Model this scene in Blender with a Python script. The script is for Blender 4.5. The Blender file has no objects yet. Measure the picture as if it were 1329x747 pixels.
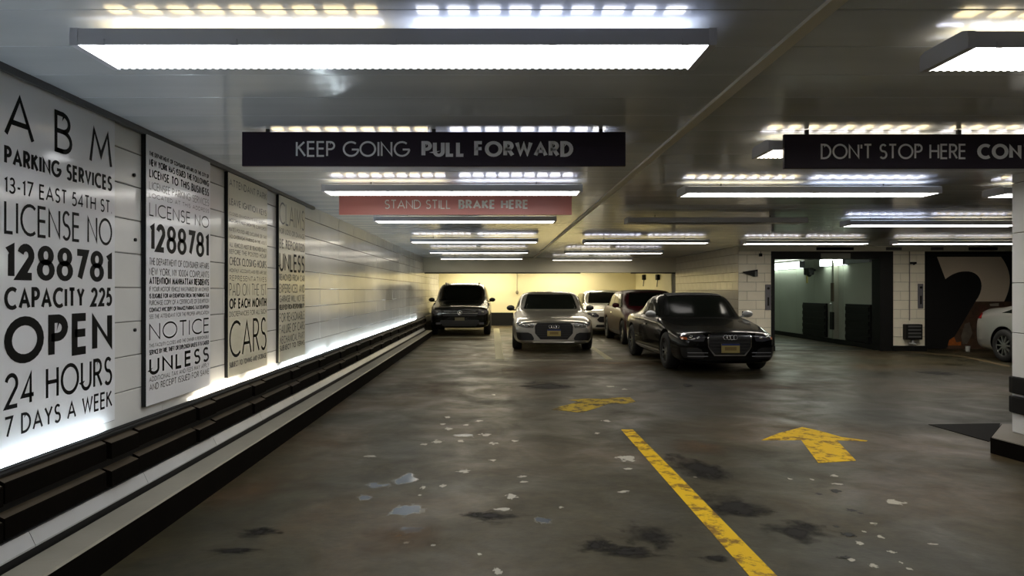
import bpy, bmesh, math, random
from mathutils import Vector, Matrix
from mathutils.bvhtree import BVHTree
random.seed(7)
S = bpy.context.scene
COL = S.collection
PI = math.pi

# ------------------------------------------------------------------ camera, world, exposure
F = 930.0            # focal length in pixels of the 1329 px wide frame
CH = 1.42            # camera height
VX, VY = 643.0, 377.0
cam = bpy.data.cameras.new('camera')
cam.sensor_width = 36.0
cam.lens = F / 1329.0 * 36.0
cam.shift_x = (664.5 - VX) / 1329.0
cam.shift_y = (VY - 373.5) / 1329.0
cam.clip_start = 0.05
camo = bpy.data.objects.new('camera', cam)
camo.location = (0, 0, CH)
camo.rotation_euler = (PI / 2, 0, 0)
COL.objects.link(camo)
S.camera = camo
W = bpy.data.worlds.new('world'); S.world = W
W.use_nodes = True
W.node_tree.nodes['Background'].inputs[0].default_value = (0.02, 0.02, 0.02, 1)
S.view_settings.view_transform = 'Standard'
S.view_settings.look = 'None'
S.view_settings.gamma = 1
S.view_settings.exposure = 0.55
try:
    S.cycles.sample_clamp_indirect = 3.0
    S.cycles.caustics_reflective = False
    S.cycles.caustics_refractive = False
    S.cycles.max_bounces = 8
    S.cycles.diffuse_bounces = 4
except Exception:
    pass
LENS = 5.2          # strength of the lamp diffusers
UPL = 4.2          # strength of the slots on top of the lamps
COVE = 26.0         # strength of the tubes behind the left fender

def gx(px, D): return (px - VX) * D / F
def gz(py, D): return CH - (py - VY) * D / F
def fl(px, py):     # pixel on the floor to world x, y
    D = CH * F / (py - VY)
    return gx(px, D), D

# ------------------------------------------------------------------ materials
MATS = {}
def mat(name, col, rough=0.5, metal=0.0, coat=0.0, spec=0.5, noise=0.0, nscale=4.0, bump=0.0, bscale=40.0, rvar=0.0, alpha=None):
    if name in MATS: return MATS[name]
    m = bpy.data.materials.new(name); m.use_nodes = True
    nt = m.node_tree; N = nt.nodes; L = nt.links
    b = N['Principled BSDF']
    b.inputs['Base Color'].default_value = (*col, 1)
    b.inputs['Roughness'].default_value = rough
    b.inputs['Metallic'].default_value = metal
    b.inputs['Coat Weight'].default_value = coat
    b.inputs['Coat Roughness'].default_value = 0.04
    b.inputs['Specular IOR Level'].default_value = spec
    tc = N.new('ShaderNodeTexCoord')
    if noise > 0 or rvar > 0:
        no = N.new('ShaderNodeTexNoise'); no.inputs['Scale'].default_value = nscale
        no.inputs['Detail'].default_value = 6
        L.new(tc.outputs['Object'], no.inputs['Vector'])
    if noise > 0:
        mx = N.new('ShaderNodeMix'); mx.data_type = 'RGBA'
        mx.inputs[6].default_value = (*[c * (1 - noise) for c in col], 1)
        mx.inputs[7].default_value = (*[min(1, c * (1 + noise)) for c in col], 1)
        L.new(no.outputs['Fac'], mx.inputs[0]); L.new(mx.outputs[2], b.inputs['Base Color'])
    if rvar > 0:
        mr = N.new('ShaderNodeMapRange')
        mr.inputs[3].default_value = max(0.02, rough - rvar); mr.inputs[4].default_value = rough + rvar
        L.new(no.outputs['Fac'], mr.inputs[0]); L.new(mr.outputs[0], b.inputs['Roughness'])
    if bump > 0:
        n2 = N.new('ShaderNodeTexNoise'); n2.inputs['Scale'].default_value = bscale; n2.inputs['Detail'].default_value = 3
        L.new(tc.outputs['Object'], n2.inputs['Vector'])
        bp = N.new('ShaderNodeBump'); bp.inputs['Strength'].default_value = bump; bp.inputs['Distance'].default_value = 0.01
        L.new(n2.outputs['Fac'], bp.inputs['Height']); L.new(bp.outputs[0], b.inputs['Normal'])
    MATS[name] = m
    return m
def emis(name, col, st):
    if name in MATS: return MATS[name]
    m = bpy.data.materials.new(name); m.use_nodes = True
    b = m.node_tree.nodes['Principled BSDF']
    b.inputs['Base Color'].default_value = (0.8, 0.8, 0.8, 1)
    b.inputs['Emission Color'].default_value = (*col, 1)
    b.inputs['Emission Strength'].default_value = st
    MATS[name] = m
    return m

def floor_mat():
    m = bpy.data.materials.new('garage_floor_paint'); m.use_nodes = True
    nt = m.node_tree; N = nt.nodes; L = nt.links; b = N['Principled BSDF']
    tc = N.new('ShaderNodeTexCoord')
    def noise(sc, det=6, dist=0.0, rough=0.55, stretch=None):
        n = N.new('ShaderNodeTexNoise'); n.inputs['Scale'].default_value = sc; n.inputs['Detail'].default_value = det
        n.inputs['Distortion'].default_value = dist; n.inputs['Roughness'].default_value = rough
        if stretch:
            mp = N.new('ShaderNodeMapping'); mp.inputs['Scale'].default_value = stretch
            L.new(tc.outputs['Object'], mp.inputs[0]); L.new(mp.outputs[0], n.inputs['Vector'])
        else: L.new(tc.outputs['Object'], n.inputs['Vector'])
        return n
    def ramp(src, stops):
        r = N.new('ShaderNodeValToRGB'); e = r.color_ramp.elements
        e[0].position, e[0].color = stops[0][0], (*stops[0][1], 1)
        e[1].position, e[1].color = stops[-1][0], (*stops[-1][1], 1)
        for p, c in stops[1:-1]:
            q = e.new(p); q.color = (*c, 1)
        L.new(src, r.inputs[0]); return r
    def mixc(f, a, c, mode='MIX'):
        x = N.new('ShaderNodeMix'); x.data_type = 'RGBA'; x.blend_type = mode
        for s, v in ((0, f), (6, a), (7, c)):
            if hasattr(v, 'links'): L.new(v, x.inputs[s])
            else: x.inputs[s].default_value = v
        return x.outputs[2]
    big = ramp(noise(0.45, 5, 0.6).outputs['Fac'], [(0.34, (0.030, 0.029, 0.018)), (0.5, (0.050, 0.043, 0.024)), (0.66, (0.080, 0.056, 0.030))])
    fine = ramp(noise(9, 10, 0, 0.7).outputs['Fac'], [(0.32, (0.66, 0.67, 0.68)), (0.68, (1.30, 1.27, 1.22))])
    c1 = mixc(1.0, big.outputs[0], fine.outputs[0], 'MULTIPLY')
    oil = ramp(noise(0.9, 8, 1.2, 0.65, (1.0, 0.55, 1)).outputs['Fac'], [(0.60, (0, 0, 0)), (0.74, (0.7, 0.7, 0.7))])
    c2 = mixc(oil.outputs[0], c1, (0.022, 0.019, 0.015, 1))
    sp = ramp(noise(3.1, 3, 0.4).outputs['Fac'], [(0.735, (0, 0, 0)), (0.76, (0.6, 0.6, 0.6))])
    c3 = mixc(sp.outputs[0], c2, (0.19, 0.17, 0.13, 1))
    L.new(c3, b.inputs['Base Color'])
    rr = N.new('ShaderNodeMapRange'); rr.inputs[1].default_value = 0.3; rr.inputs[2].default_value = 0.7
    rr.inputs[3].default_value = 0.30; rr.inputs[4].default_value = 0.58
    L.new(noise(1.7, 7, 0.5).outputs['Fac'], rr.inputs[0]); L.new(rr.outputs[0], b.inputs['Roughness'])
    bp = N.new('ShaderNodeBump'); bp.inputs['Strength'].default_value = 0.22; bp.inputs['Distance'].default_value = 0.01
    L.new(noise(14, 8, 0, 0.6).outputs['Fac'], bp.inputs['Height']); L.new(bp.outputs[0], b.inputs['Normal'])
    b.inputs['Specular IOR Level'].default_value = 0.24
    return m

def stain_mat(name, col, rough, hard, cover=0.5, nscale=1.6, rim=None):
    """flat stain: irregular edge from noise around the patch centre (object space)"""
    m = bpy.data.materials.new(name); m.use_nodes = True
    nt = m.node_tree; N = nt.nodes; L = nt.links; b = N['Principled BSDF']
    b.inputs['Base Color'].default_value = (*col, 1); b.inputs['Roughness'].default_value = rough
    b.inputs['Specular IOR Level'].default_value = 0.5 if rim else 0.12
    tc = N.new('ShaderNodeTexCoord'); oi = N.new('ShaderNodeObjectInfo')
    ad = N.new('ShaderNodeVectorMath'); ad.operation = 'ADD'
    mu = N.new('ShaderNodeMath'); mu.operation = 'MULTIPLY'; mu.inputs[1].default_value = 57.0
    L.new(oi.outputs['Random'], mu.inputs[0])
    L.new(tc.outputs['Object'], ad.inputs[0]); L.new(mu.outputs[0], ad.inputs[1])
    no = N.new('ShaderNodeTexNoise'); no.inputs['Scale'].default_value = nscale; no.inputs['Detail'].default_value = 5
    no.inputs['Roughness'].default_value = 0.6
    L.new(ad.outputs[0], no.inputs['Vector'])
    ln = N.new('ShaderNodeVectorMath'); ln.operation = 'LENGTH'; L.new(tc.outputs['Object'], ln.inputs[0])
    a1 = N.new('ShaderNodeMath'); a1.operation = 'MULTIPLY_ADD'; a1.inputs[1].default_value = 2.4
    L.new(no.outputs['Fac'], a1.inputs[0]); a1.inputs[2].default_value = -1.2 + cover
    a2 = N.new('ShaderNodeMath'); a2.operation = 'SUBTRACT'; L.new(a1.outputs[0], a2.inputs[0]); L.new(ln.outputs['Value'], a2.inputs[1])
    mr = N.new('ShaderNodeMapRange'); mr.inputs[1].default_value = 0.0; mr.inputs[2].default_value = hard
    L.new(a2.outputs[0], mr.inputs[0]); L.new(mr.outputs[0], b.inputs['Alpha'])
    if rim:
        r2 = N.new('ShaderNodeMapRange'); r2.inputs[1].default_value = 0.1; r2.inputs[2].default_value = 0.2
        L.new(a2.outputs[0], r2.inputs[0])
        mx = N.new('ShaderNodeMix'); mx.data_type = 'RGBA'; mx.inputs[6].default_value = (*rim, 1); mx.inputs[7].default_value = (*col, 1)
        L.new(r2.outputs[0], mx.inputs[0]); L.new(mx.outputs[2], b.inputs['Base Color'])
    return m
def worn_paint(name, col, wear=0.55, under=(0.10, 0.07, 0.03)):
    m = bpy.data.materials.new(name); m.use_nodes = True
    nt = m.node_tree; N = nt.nodes; L = nt.links; b = N['Principled BSDF']
    tc = N.new('ShaderNodeTexCoord')
    no = N.new('ShaderNodeTexNoise'); no.inputs['Scale'].default_value = 5.5; no.inputs['Detail'].default_value = 9
    no.inputs['Roughness'].default_value = 0.72; L.new(tc.outputs['Object'], no.inputs['Vector'])
    r = N.new('ShaderNodeValToRGB'); e = r.color_ramp.elements
    e[0].position, e[0].color = wear, (*col, 1); e[1].position, e[1].color = wear + 0.07, (*under, 1)
    L.new(no.outputs['Fac'], r.inputs[0]); L.new(r.outputs[0], b.inputs['Base Color'])
    b.inputs['Roughness'].default_value = 0.6; b.inputs['Specular IOR Level'].default_value = 0.2
    return m

def brushed_ceiling():
    m = bpy.data.materials.new('ceiling_enamel'); m.use_nodes = True
    nt = m.node_tree; N = nt.nodes; L = nt.links; b = N['Principled BSDF']
    tc = N.new('ShaderNodeTexCoord'); mp = N.new('ShaderNodeMapping'); mp.inputs['Scale'].default_value = (0.35, 2.2, 1)
    no = N.new('ShaderNodeTexNoise'); no.inputs['Scale'].default_value = 1.5; no.inputs['Detail'].default_value = 7
    L.new(tc.outputs['Object'], mp.inputs[0]); L.new(mp.outputs[0], no.inputs['Vector'])
    r = N.new('ShaderNodeValToRGB'); e = r.color_ramp.elements
    e[0].position, e[0].color = 0.3, (0.62, 0.68, 0.76, 1); e[1].position, e[1].color = 0.7, (0.74, 0.79, 0.86, 1)
    L.new(no.outputs['Fac'], r.inputs[0]); L.new(r.outputs[0], b.inputs['Base Color'])
    mr = N.new('ShaderNodeMapRange'); mr.inputs[3].default_value = 0.07; mr.inputs[4].default_value = 0.17
    L.new(no.outputs['Fac'], mr.inputs[0]); L.new(mr.outputs[0], b.inputs['Roughness'])
    wv = N.new('ShaderNodeTexWave'); wv.bands_direction = 'Y'; wv.inputs['Scale'].default_value = 2.6; wv.inputs['Distortion'].default_value = 0.3
    L.new(tc.outputs['Object'], wv.inputs['Vector'])
    bp = N.new('ShaderNodeBump'); bp.inputs['Strength'].default_value = 0.05; bp.inputs['Distance'].default_value = 0.004
    L.new(wv.outputs['Fac'], bp.inputs['Height']); L.new(bp.outputs[0], b.inputs['Normal'])
    b.inputs['Specular IOR Level'].default_value = 0.75
    return m

FLOOR = floor_mat()
CEIL = brushed_ceiling()
WALLP = mat('glazed_wall_panel', (0.74, 0.73, 0.69), 0.16, noise=0.08, nscale=2.0, rvar=0.05, bump=0.06, bscale=3.0, spec=0.6)
JOINT = mat('dark_joint', (0.12, 0.115, 0.10), 0.8)
PART = mat('glazed_block', (0.58, 0.54, 0.44), 0.22, noise=0.10, nscale=2.5)
COLB = mat('painted_block', (0.86, 0.80, 0.66), 0.4, noise=0.06, nscale=3.0)
YELW = mat('cream_wall_paint', (0.80, 0.73, 0.46), 0.5, noise=0.06, nscale=1.5)
BEAMM = mat('beam_paint', (0.60, 0.57, 0.46), 0.5, noise=0.08, nscale=2)
POSTER = mat('poster_face', (0.82, 0.82, 0.83), 0.12, noise=0.02, spec=0.55)
POSTER_Y = mat('poster_face_cream', (0.74, 0.70, 0.55), 0.13, noise=0.03, spec=0.6)
INK = mat('black_ink', (0.003, 0.003, 0.003), 0.5, spec=0.12)
INKG = mat('grey_ink', (0.11, 0.105, 0.095), 0.4, spec=0.2)
BLACK = mat('black_paint', (0.006, 0.006, 0.006), 0.55, spec=0.25, noise=0.2, nscale=6)
TIMBER = mat('dark_stained_timber', (0.004, 0.003, 0.002), 0.9, spec=0.04, noise=0.35, nscale=9, bump=0.2, bscale=30)
TIMBT = mat('lit_timber_top', (0.060, 0.044, 0.024), 0.6, noise=0.5, nscale=7)  # lighter brown for the top faces: light on the tops put into the colour
KERBF = mat('kerb_black_face', (0.005, 0.004, 0.003), 0.95, spec=0.04, noise=0.4, nscale=5)
KERBT = mat('kerb_worn_top', (0.33, 0.31, 0.25), 0.42, noise=0.25, nscale=3, bump=0.1)
ZINC = mat('pale_metal', (0.50, 0.51, 0.52), 0.35, 0.3, noise=0.1, nscale=5)
HOUSE = mat('lamp_housing', (0.62, 0.64, 0.74), 0.35, noise=0.05)
RODM = mat('rod_metal', (0.05, 0.05, 0.05), 0.4, 0.6)
SIGNB = mat('sign_face_aubergine', (0.026, 0.018, 0.031), 0.45, spec=0.2)
SIGNR = mat('sign_face_red', (0.66, 0.25, 0.23), 0.35)
LET = mat('letter_grey', (0.85, 0.85, 0.88), 0.45)
LETW = mat('letter_white', (0.95, 0.95, 0.92), 0.4)
TRIMC = mat('ceiling_trim_metal', (0.78, 0.76, 0.70), 0.35)
DARKTRIM = mat('dark_ceiling_trim', (0.09, 0.09, 0.09), 0.4)

# ------------------------------------------------------------------ mesh helpers
class MB:
    def __init__(s): s.v = []; s.f = []; s.mi = []
    def add(s, vs, fs, k=0):
        n = len(s.v); s.v += [tuple(v) for v in vs]; s.f += [tuple(n + i for i in f) for f in fs]; s.mi += [k] * len(fs)
        return s
    def box(s, x0, x1, y0, y1, z0, z1, k=0):
        return s.add([(x0,y0,z0),(x1,y0,z0),(x1,y1,z0),(x0,y1,z0),(x0,y0,z1),(x1,y0,z1),(x1,y1,z1),(x0,y1,z1)],
                     [(0,3,2,1),(4,5,6,7),(0,1,5,4),(1,2,6,5),(2,3,7,6),(3,0,4,7)], k)
    def cyl(s, a, b, r, n=10, r2=None, k=0):
        a = Vector(a); b = Vector(b); d = (b - a).normalized()
        u = d.orthogonal().normalized(); w = d.cross(u); r2 = r if r2 is None else r2
        vs = [a + (u * math.cos(t) + w * math.sin(t)) * r for t in [2*PI*i/n for i in range(n)]]
        vs += [b + (u * math.cos(t) + w * math.sin(t)) * r2 for t in [2*PI*i/n for i in range(n)]]
        fs = [(i, (i+1) % n, n + (i+1) % n, n + i) for i in range(n)] + [tuple(range(n-1, -1, -1)), tuple(range(n, 2*n))]
        return s.add(vs, fs, k)
    def prism(s, pts, axis, a, b, k=0):
        """polygon pts (2D) extruded along axis 0/1/2 from a to b"""
        def P(p, t):
            q = list(p); q.insert(axis, t); return tuple(q)
        n = len(pts)
        vs = [P(p, a) for p in pts] + [P(p, b) for p in pts]
        fs = [(i, (i+1) % n, n + (i+1) % n, n + i) for i in range(n)] + [tuple(range(n-1, -1, -1)), tuple(range(n, 2*n))]
        return s.add(vs, fs, k)
    def torus(s, c, R, r, normal, n=16, m=6, sx=1, k=0):
        c = Vector(c); d = Vector(normal).normalized(); u = d.orthogonal().normalized(); w = d.cross(u)
        vs = []
        for i in range(n):
            t = 2*PI*i/n; rad = u*math.cos(t) + w*math.sin(t)
            for j in range(m):
                p = 2*PI*j/m; vs.append(c + rad*(R + r*math.cos(p)) + d*r*math.sin(p))
        fs = [(i*m+j, ((i+1) % n)*m+j, ((i+1) % n)*m+(j+1) % m, i*m+(j+1) % m) for i in range(n) for j in range(m)]
        return s.add(vs, fs, k)
    def ball(s, c, r, n=10, m=6, k=0):
        c = Vector(c); r = Vector(r) if hasattr(r, '__len__') else Vector((r, r, r)); vs = [c + Vector((0, 0, r.z))]
        for j in range(1, m):
            p = PI*j/m
            for i in range(n):
                t = 2*PI*i/n; vs.append(c + Vector((r.x*math.sin(p)*math.cos(t), r.y*math.sin(p)*math.sin(t), r.z*math.cos(p))))
        vs.append(c - Vector((0, 0, r.z))); fs = []
        for i in range(n):
            fs.append((0, 1+i, 1+(i+1) % n)); fs.append((len(vs)-1, 1+(m-2)*n+(i+1) % n, 1+(m-2)*n+i))
            for j in range(m-2): a = 1+j*n; fs.append((a+i, a+n+i, a+n+(i+1) % n, a+(i+1) % n))
        return s.add(vs, fs, k)
    def mesh(s, name, mats, smooth=False, recalc=True):
        me = bpy.data.meshes.new(name); me.from_pydata(s.v, [], s.f)
        for m in (mats if isinstance(mats, (list, tuple)) else [mats]): me.materials.append(m)
        if any(s.mi): me.polygons.foreach_set('material_index', s.mi)
        if recalc:
            bm = bmesh.new(); bm.from_mesh(me); bmesh.ops.recalc_face_normals(bm, faces=bm.faces); bm.to_mesh(me); bm.free()
        if smooth: me.polygons.foreach_set('use_smooth', [True]*len(me.polygons))
        return me
    def build(s, name, mats, parent=None, smooth=False, bevel=0, recalc=True):
        o = link(name, s.mesh(name, mats, smooth, recalc), parent)
        if bevel:
            b = o.modifiers.new('bevel', 'BEVEL'); b.width = bevel; b.segments = 2; b.limit_method = 'ANGLE'
        return o
def link(name, me, parent=None, loc=None):
    o = bpy.data.objects.new(name, me); COL.objects.link(o); o.parent = parent
    if loc is not None: o.location = loc
    return o
def thing(name, label, cat, loc=(0, 0, 0), rz=0, group=None):
    o = bpy.data.objects.new(name, None); COL.objects.link(o); o.location = loc; o.rotation_euler = (0, 0, rz)
    o.empty_display_size = 0.1; return tag(o, label, cat, group)
def tag(o, label, cat, group=None):
    o['label'] = label; o['category'] = cat
    if group: o['group'] = group
    return o
def struct(o):
    o['kind'] = 'structure'; return o
def copy_tree(o, parent=None):
    c = o.copy(); COL.objects.link(c); c.parent = parent
    for ch in list(o.children): copy_tree(ch, c)
    return c

# ------------------------------------------------------------------ stroke lettering (geometric sans capitals)
def arc(cx, cy, rx, ry, a0, a1, n=None):
    n = n or max(4, int(abs(a1 - a0) / 18))
    return [(cx + rx*math.cos(math.radians(a0 + (a1-a0)*i/n)), cy + ry*math.sin(math.radians(a0 + (a1-a0)*i/n))) for i in range(n+1)]
G = {
 'A': (.74, [[(0,0),(.37,1),(.74,0)], [(.13,.32),(.61,.32)]]),
 'B': (.50, [[(.25,0),(0,0),(0,1),(.22,1)] + arc(.22,.765,.22,.235,90,-90), [(0,.53),(.22,.53)], [(.22,.53)] + arc(.24,.265,.26,.265,90,-90) + [(0,0)]]),
 'C': (.78, [arc(.5,.5,.5,.5,52,308)]),
 'D': (.66, [[(0,0),(0,1),(.2,1)] + arc(.2,.5,.46,.5,90,-90) + [(0,0)]]),
 'E': (.44, [[(.44,1),(0,1),(0,0),(.44,0)], [(0,.53),(.42,.53)]]),
 'F': (.42, [[(.42,1),(0,1),(0,0)], [(0,.53),(.40,.53)]]),
 'G': (.92, [arc(.5,.5,.5,.5,50,350) + [(.97,.46),(.55,.46)]]),
 'H': (.60, [[(0,0),(0,1)], [(.6,0),(.6,1)], [(0,.53),(.6,.53)]]),
 'I': (.02, [[(.01,0),(.01,1)]]),
 'J': (.28, [[(.28,1),(.28,.2)] + arc(.1,.2,.18,.2,0,-110)]),
 'K': (.54, [[(0,0),(0,1)], [(.50,1),(.02,.52)], [(.14,.62),(.56,0)]]),
 'L': (.40, [[(0,1),(0,0),(.40,0)]]),
 'M': (.82, [[(0,0),(.14,1),(.41,.25),(.68,1),(.82,0)]]),
 'N': (.66, [[(0,0),(0,1),(.66,0),(.66,1)]]),
 'O': (1.0, [arc(.5,.5,.5,.5,0,360,24)]),
 'P': (.48, [[(0,0),(0,1),(.22,1)] + arc(.22,.74,.26,.26,90,-90) + [(0,.48)]]),
 'Q': (1.0, [arc(.5,.5,.5,.5,0,360,24), [(.6,.3),(.95,-.05)]]),
 'R': (.50, [[(0,0),(0,1),(.22,1)] + arc(.22,.745,.25,.255,90,-90) + [(0,.49)], [(.22,.49),(.52,0)]]),
 'S': (.48, [arc(.25,.755,.21,.245,35,270,12) + arc(.24,.26,.24,.26,90,-145,12)]),
 'T': (.52, [[(0,1),(.52,1)], [(.26,1),(.26,0)]]),
 'U': (.58, [[(0,1),(0,.29)] + arc(.29,.29,.29,.29,180,360) + [(.58,1)]]),
 'V': (.66, [[(0,1),(.33,0),(.66,1)]]),
 'W': (1.0, [[(0,1),(.25,0),(.5,.9),(.75,0),(1,1)]]),
 'X': (.60, [[(0,0),(.6,1)], [(0,1),(.6,0)]]),
 'Y': (.60, [[(0,1),(.3,.48),(.6,1)], [(.3,.48),(.3,0)]]),
 'Z': (.54, [[(0,1),(.54,1),(0,0),(.54,0)]]),
 '0': (.62, [arc(.31,.5,.31,.5,0,360,20)]),
 '1': (.18, [[(0,.84),(.17,1),(.17,0)]]),
 '2': (.56, [arc(.28,.73,.26,.27,165,-28,10) + [(.02,0),(.56,0)]]),
 '3': (.48, [arc(.23,.76,.2,.24,150,-90,10) + arc(.22,.26,.26,.26,90,-150,10)]),
 '4': (.58, [[(.58,.25),(0,.25),(.42,1),(.42,0)]]),
 '5': (.48, [[(.42,1),(.12,1),(.05,.58)] + arc(.2,.31,.28,.31,115,-140,12)]),
 '7': (.54, [[(0,1),(.54,1),(.16,0)]]),
 '8': (.64, [arc(.32,.76,.27,.24,0,360,20), arc(.32,.27,.32,.27,0,360,20)]),
 '-': (.26, [[(0,.4),(.26,.4)]]),
 '.': (.05, [[(0,.02),(.05,.02)]]),
 ',': (.05, [[(.04,.06),(0,-.12)]]),
 "'": (.02, [[(.01,1),(.01,.72)]]),
 ' ': (.22, []),
}
def ribbon(pts, t, ay=1.0):
    n = len(pts); closed = (abs(pts[0][0]-pts[-1][0]) + abs(pts[0][1]-pts[-1][1])) < 1e-5
    if closed: pts = pts[:-1]; n -= 1
    L, R = [], []
    for i in range(n):
        p = Vector(pts[i])
        a = Vector(pts[i-1]) if (i > 0 or closed) else None
        b = Vector(pts[(i+1) % n]) if (i < n-1 or closed) else None
        d1 = (p - a).normalized() if a is not None else None
        d2 = (b - p).normalized() if b is not None else None
        if d1 is None: d1 = d2
        if d2 is None: d2 = d1
        n1 = Vector((-d1.y, d1.x)); n2 = Vector((-d2.y, d2.x)); m = n1 + n2
        if m.length < 1e-3: m = n1
        m.normalize(); k = t/2 / max(0.34, m.dot(n1))
        q = Vector((m.x*k, m.y*k*ay)); L.append(p + q); R.append(p - q)
    vs = L + R; N = len(L); rg = range(N if closed else N-1)
    return vs, [(i, (i+1) % N, N + (i+1) % N, N + i) for i in rg]
def text_width(txt, gap, wide=1.0):
    return sum(G[c][0]*wide + gap for c in txt) - gap
def lettering(name, txt, fn, u0, u1, v0, v1, weight, m, parent, gap=None, label=None, split=None):
    """fn(u, v) -> 3D; the line is fitted to u0..u1 and v0..v1; weight = stroke / height"""
    h = v1 - v0; weight *= 1.35 if weight < 0.15 else 1.08
    gap = gap if gap is not None else 0.13 + weight*1.0
    inner = 1 - weight; tw = text_width(txt, gap)
    sc = (u1 - u0 - weight*h) / max(0.01, tw)      # u per glyph unit
    x = 0.0; k = sc / h; single = (split if split is not None else False); mb = MB(); objs = []
    for c in txt:
        w, strokes = G[c]; g = MB() if single else mb
        ay = 1.0 if weight < 0.15 else (0.60 if c in '8' else (0.70 if c in 'BS3' else 0.82))
        for st in strokes:
            pts = [((x + p[0]) * k, (p[1]*(1-weight*ay) + weight*ay/2)) for p in st]
            vs, fs = ribbon(pts, weight, ay)
            lim = [(a, min(max(b, -0.15 if c in 'Q,' else 0.0), 1.0)) for a, b in vs]
            g.add([fn(u0 + weight*h/2 + a*h, v0 + b*h) for a, b in lim], fs)
        if single and strokes: g.build('letter' if c.isalpha() else ('digit' if c.isdigit() else 'punctuation_mark'), m, parent, recalc=False)
        x += w + gap
    if single: return None
    o = mb.build(name, m, parent, recalc=False); o['kind'] = 'stuff'
    if label: o['label'] = label
    return o

# ================================================================== SETTING
XW = -2.30; CZ = 2.47; YB = 29.2; XP = 5.73; YL = 16.9; XR = 14.6
# floor
fl_o = struct(MB().box(-2.6, 16, -4, 32, -0.2, 0).build('floor', FLOOR))
# ceiling: slab plus enamelled panels and a long trim strip
ceil = struct(MB().box(-2.6, 16, -4, YL+0.4, CZ+0.02, CZ+0.25).box(-2.6, XP+0.3, YL+0.4, 32, CZ+0.02, CZ+0.25).build('ceiling', JOINT))
XT = 1.172 * (CZ - CH)
pitch = 0.405
panels = {}
y = -3.8
while y < YB - 0.05:
    spans = [(XW, XT - 0.0), (XT, XP)]
    if y < YL: spans.append((XP, 10.4)); 
    for (a, b) in spans:
        y1 = min(y + pitch - 0.002, YB)
        if b > XP and y1 > YL: y1 = YL
        key = (round(b-a, 3), round(y1-y, 3))
        if key not in panels:
            w, d = key
            mb = MB(); g = 4
            mb.add([(-w/2+0.002, -d/2, 0.02), (w/2-0.002, -d/2, 0.02), (w/2-0.002, d/2, 0.02), (-w/2+0.002, d/2, 0.02),
                    (-w/2+0.002, -d/2, 0.003), (w/2-0.002, -d/2, 0.003), (w/2-0.002, d/2, 0.003), (-w/2+0.002, d/2, 0.003),
                    (-w/2+0.006, -d/2+0.004, 0), (w/2-0.006, -d/2+0.004, 0), (w/2-0.006, d/2-0.004, 0), (-w/2+0.006, d/2-0.004, 0)],
                   [(0,1,2,3)] + [(i, (i+1) % 4, 4+(i+1) % 4, 4+i) for i in range(4)] + [(4+i, 4+(i+1) % 4, 8+(i+1) % 4, 8+i) for i in range(4)] + [(8,9,10,11)])
            panels[key] = mb.mesh('ceiling_panel', CEIL)
        o = link('ceiling_panel', panels[key], ceil, ((a+b)/2, (y+y1)/2, CZ))
        o.rotation_euler = (math.radians(random.uniform(-.12, .12)), math.radians(random.uniform(-.03, .03)), 0)
    y += pitch
MB().box(10.4, 15.9, -3.8, YL, CZ, CZ+0.02).build('ceiling_panel', CEIL, ceil)
struct(MB().prism([(XT-0.036, CZ+0.01), (XT-0.030, CZ-0.014), (XT+0.030, CZ-0.014), (XT+0.036, CZ+0.01)], 1, -3.8, 22.7).build('trim_3', TRIMC))
struct(MB().box(XW-0.01, XW+0.035, -3.8, 9.0, CZ-0.035, CZ+0.01).build('trim_4', DARKTRIM))

# left wall: backing plus glazed panels in courses
wl = struct(MB().box(-2.6, XW-0.012, -4, 32, 0, CZ+0.2).build('wall_left', JOINT))
CH_ = 0.2145
pan_len = 1.11
base = MB()
def panel_mesh(name, w, h, t, m):   # lies in the local YZ plane, faces +x, chamfered edge
    c = 0.004
    return MB().add([(-t,-w/2,-h/2),(-t,w/2,-h/2),(-t,w/2,h/2),(-t,-w/2,h/2),
                     (-c,-w/2,-h/2),(-c,w/2,-h/2),(-c,w/2,h/2),(-c,-w/2,h/2),
                     (0,-w/2+c,-h/2+c),(0,w/2-c,-h/2+c),(0,w/2-c,h/2-c),(0,-w/2+c,h/2-c)],
                    [(i,(i+1) % 4,4+(i+1) % 4,4+i) for i in range(4)] + [(4+i,4+(i+1) % 4,8+(i+1) % 4,8+i) for i in range(4)] + [(8,9,10,11),(3,2,1,0)]).mesh(name, m)
PM = panel_mesh('wall_panel', pan_len-0.003, CH_-0.005, 0.014, WALLP)
# course lines seen at z 2.225, 2.03 ... -> work down from the ceiling
rows = [2.297 - i*CH_ for i in range(-1, 9)]
for j, zt in enumerate(rows):
    for i in range(27):
        zc = zt - CH_/2
        if zc + CH_/2 > CZ + 0.06: zc -= 0.0
        o = link('wall_panel', PM, wl, (XW, -0.6 + pan_len*(i+0.5) , zc))
        o.rotation_euler = (0, math.radians(random.uniform(-.25, .25)), math.radians(random.uniform(-.35, .35)))

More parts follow.
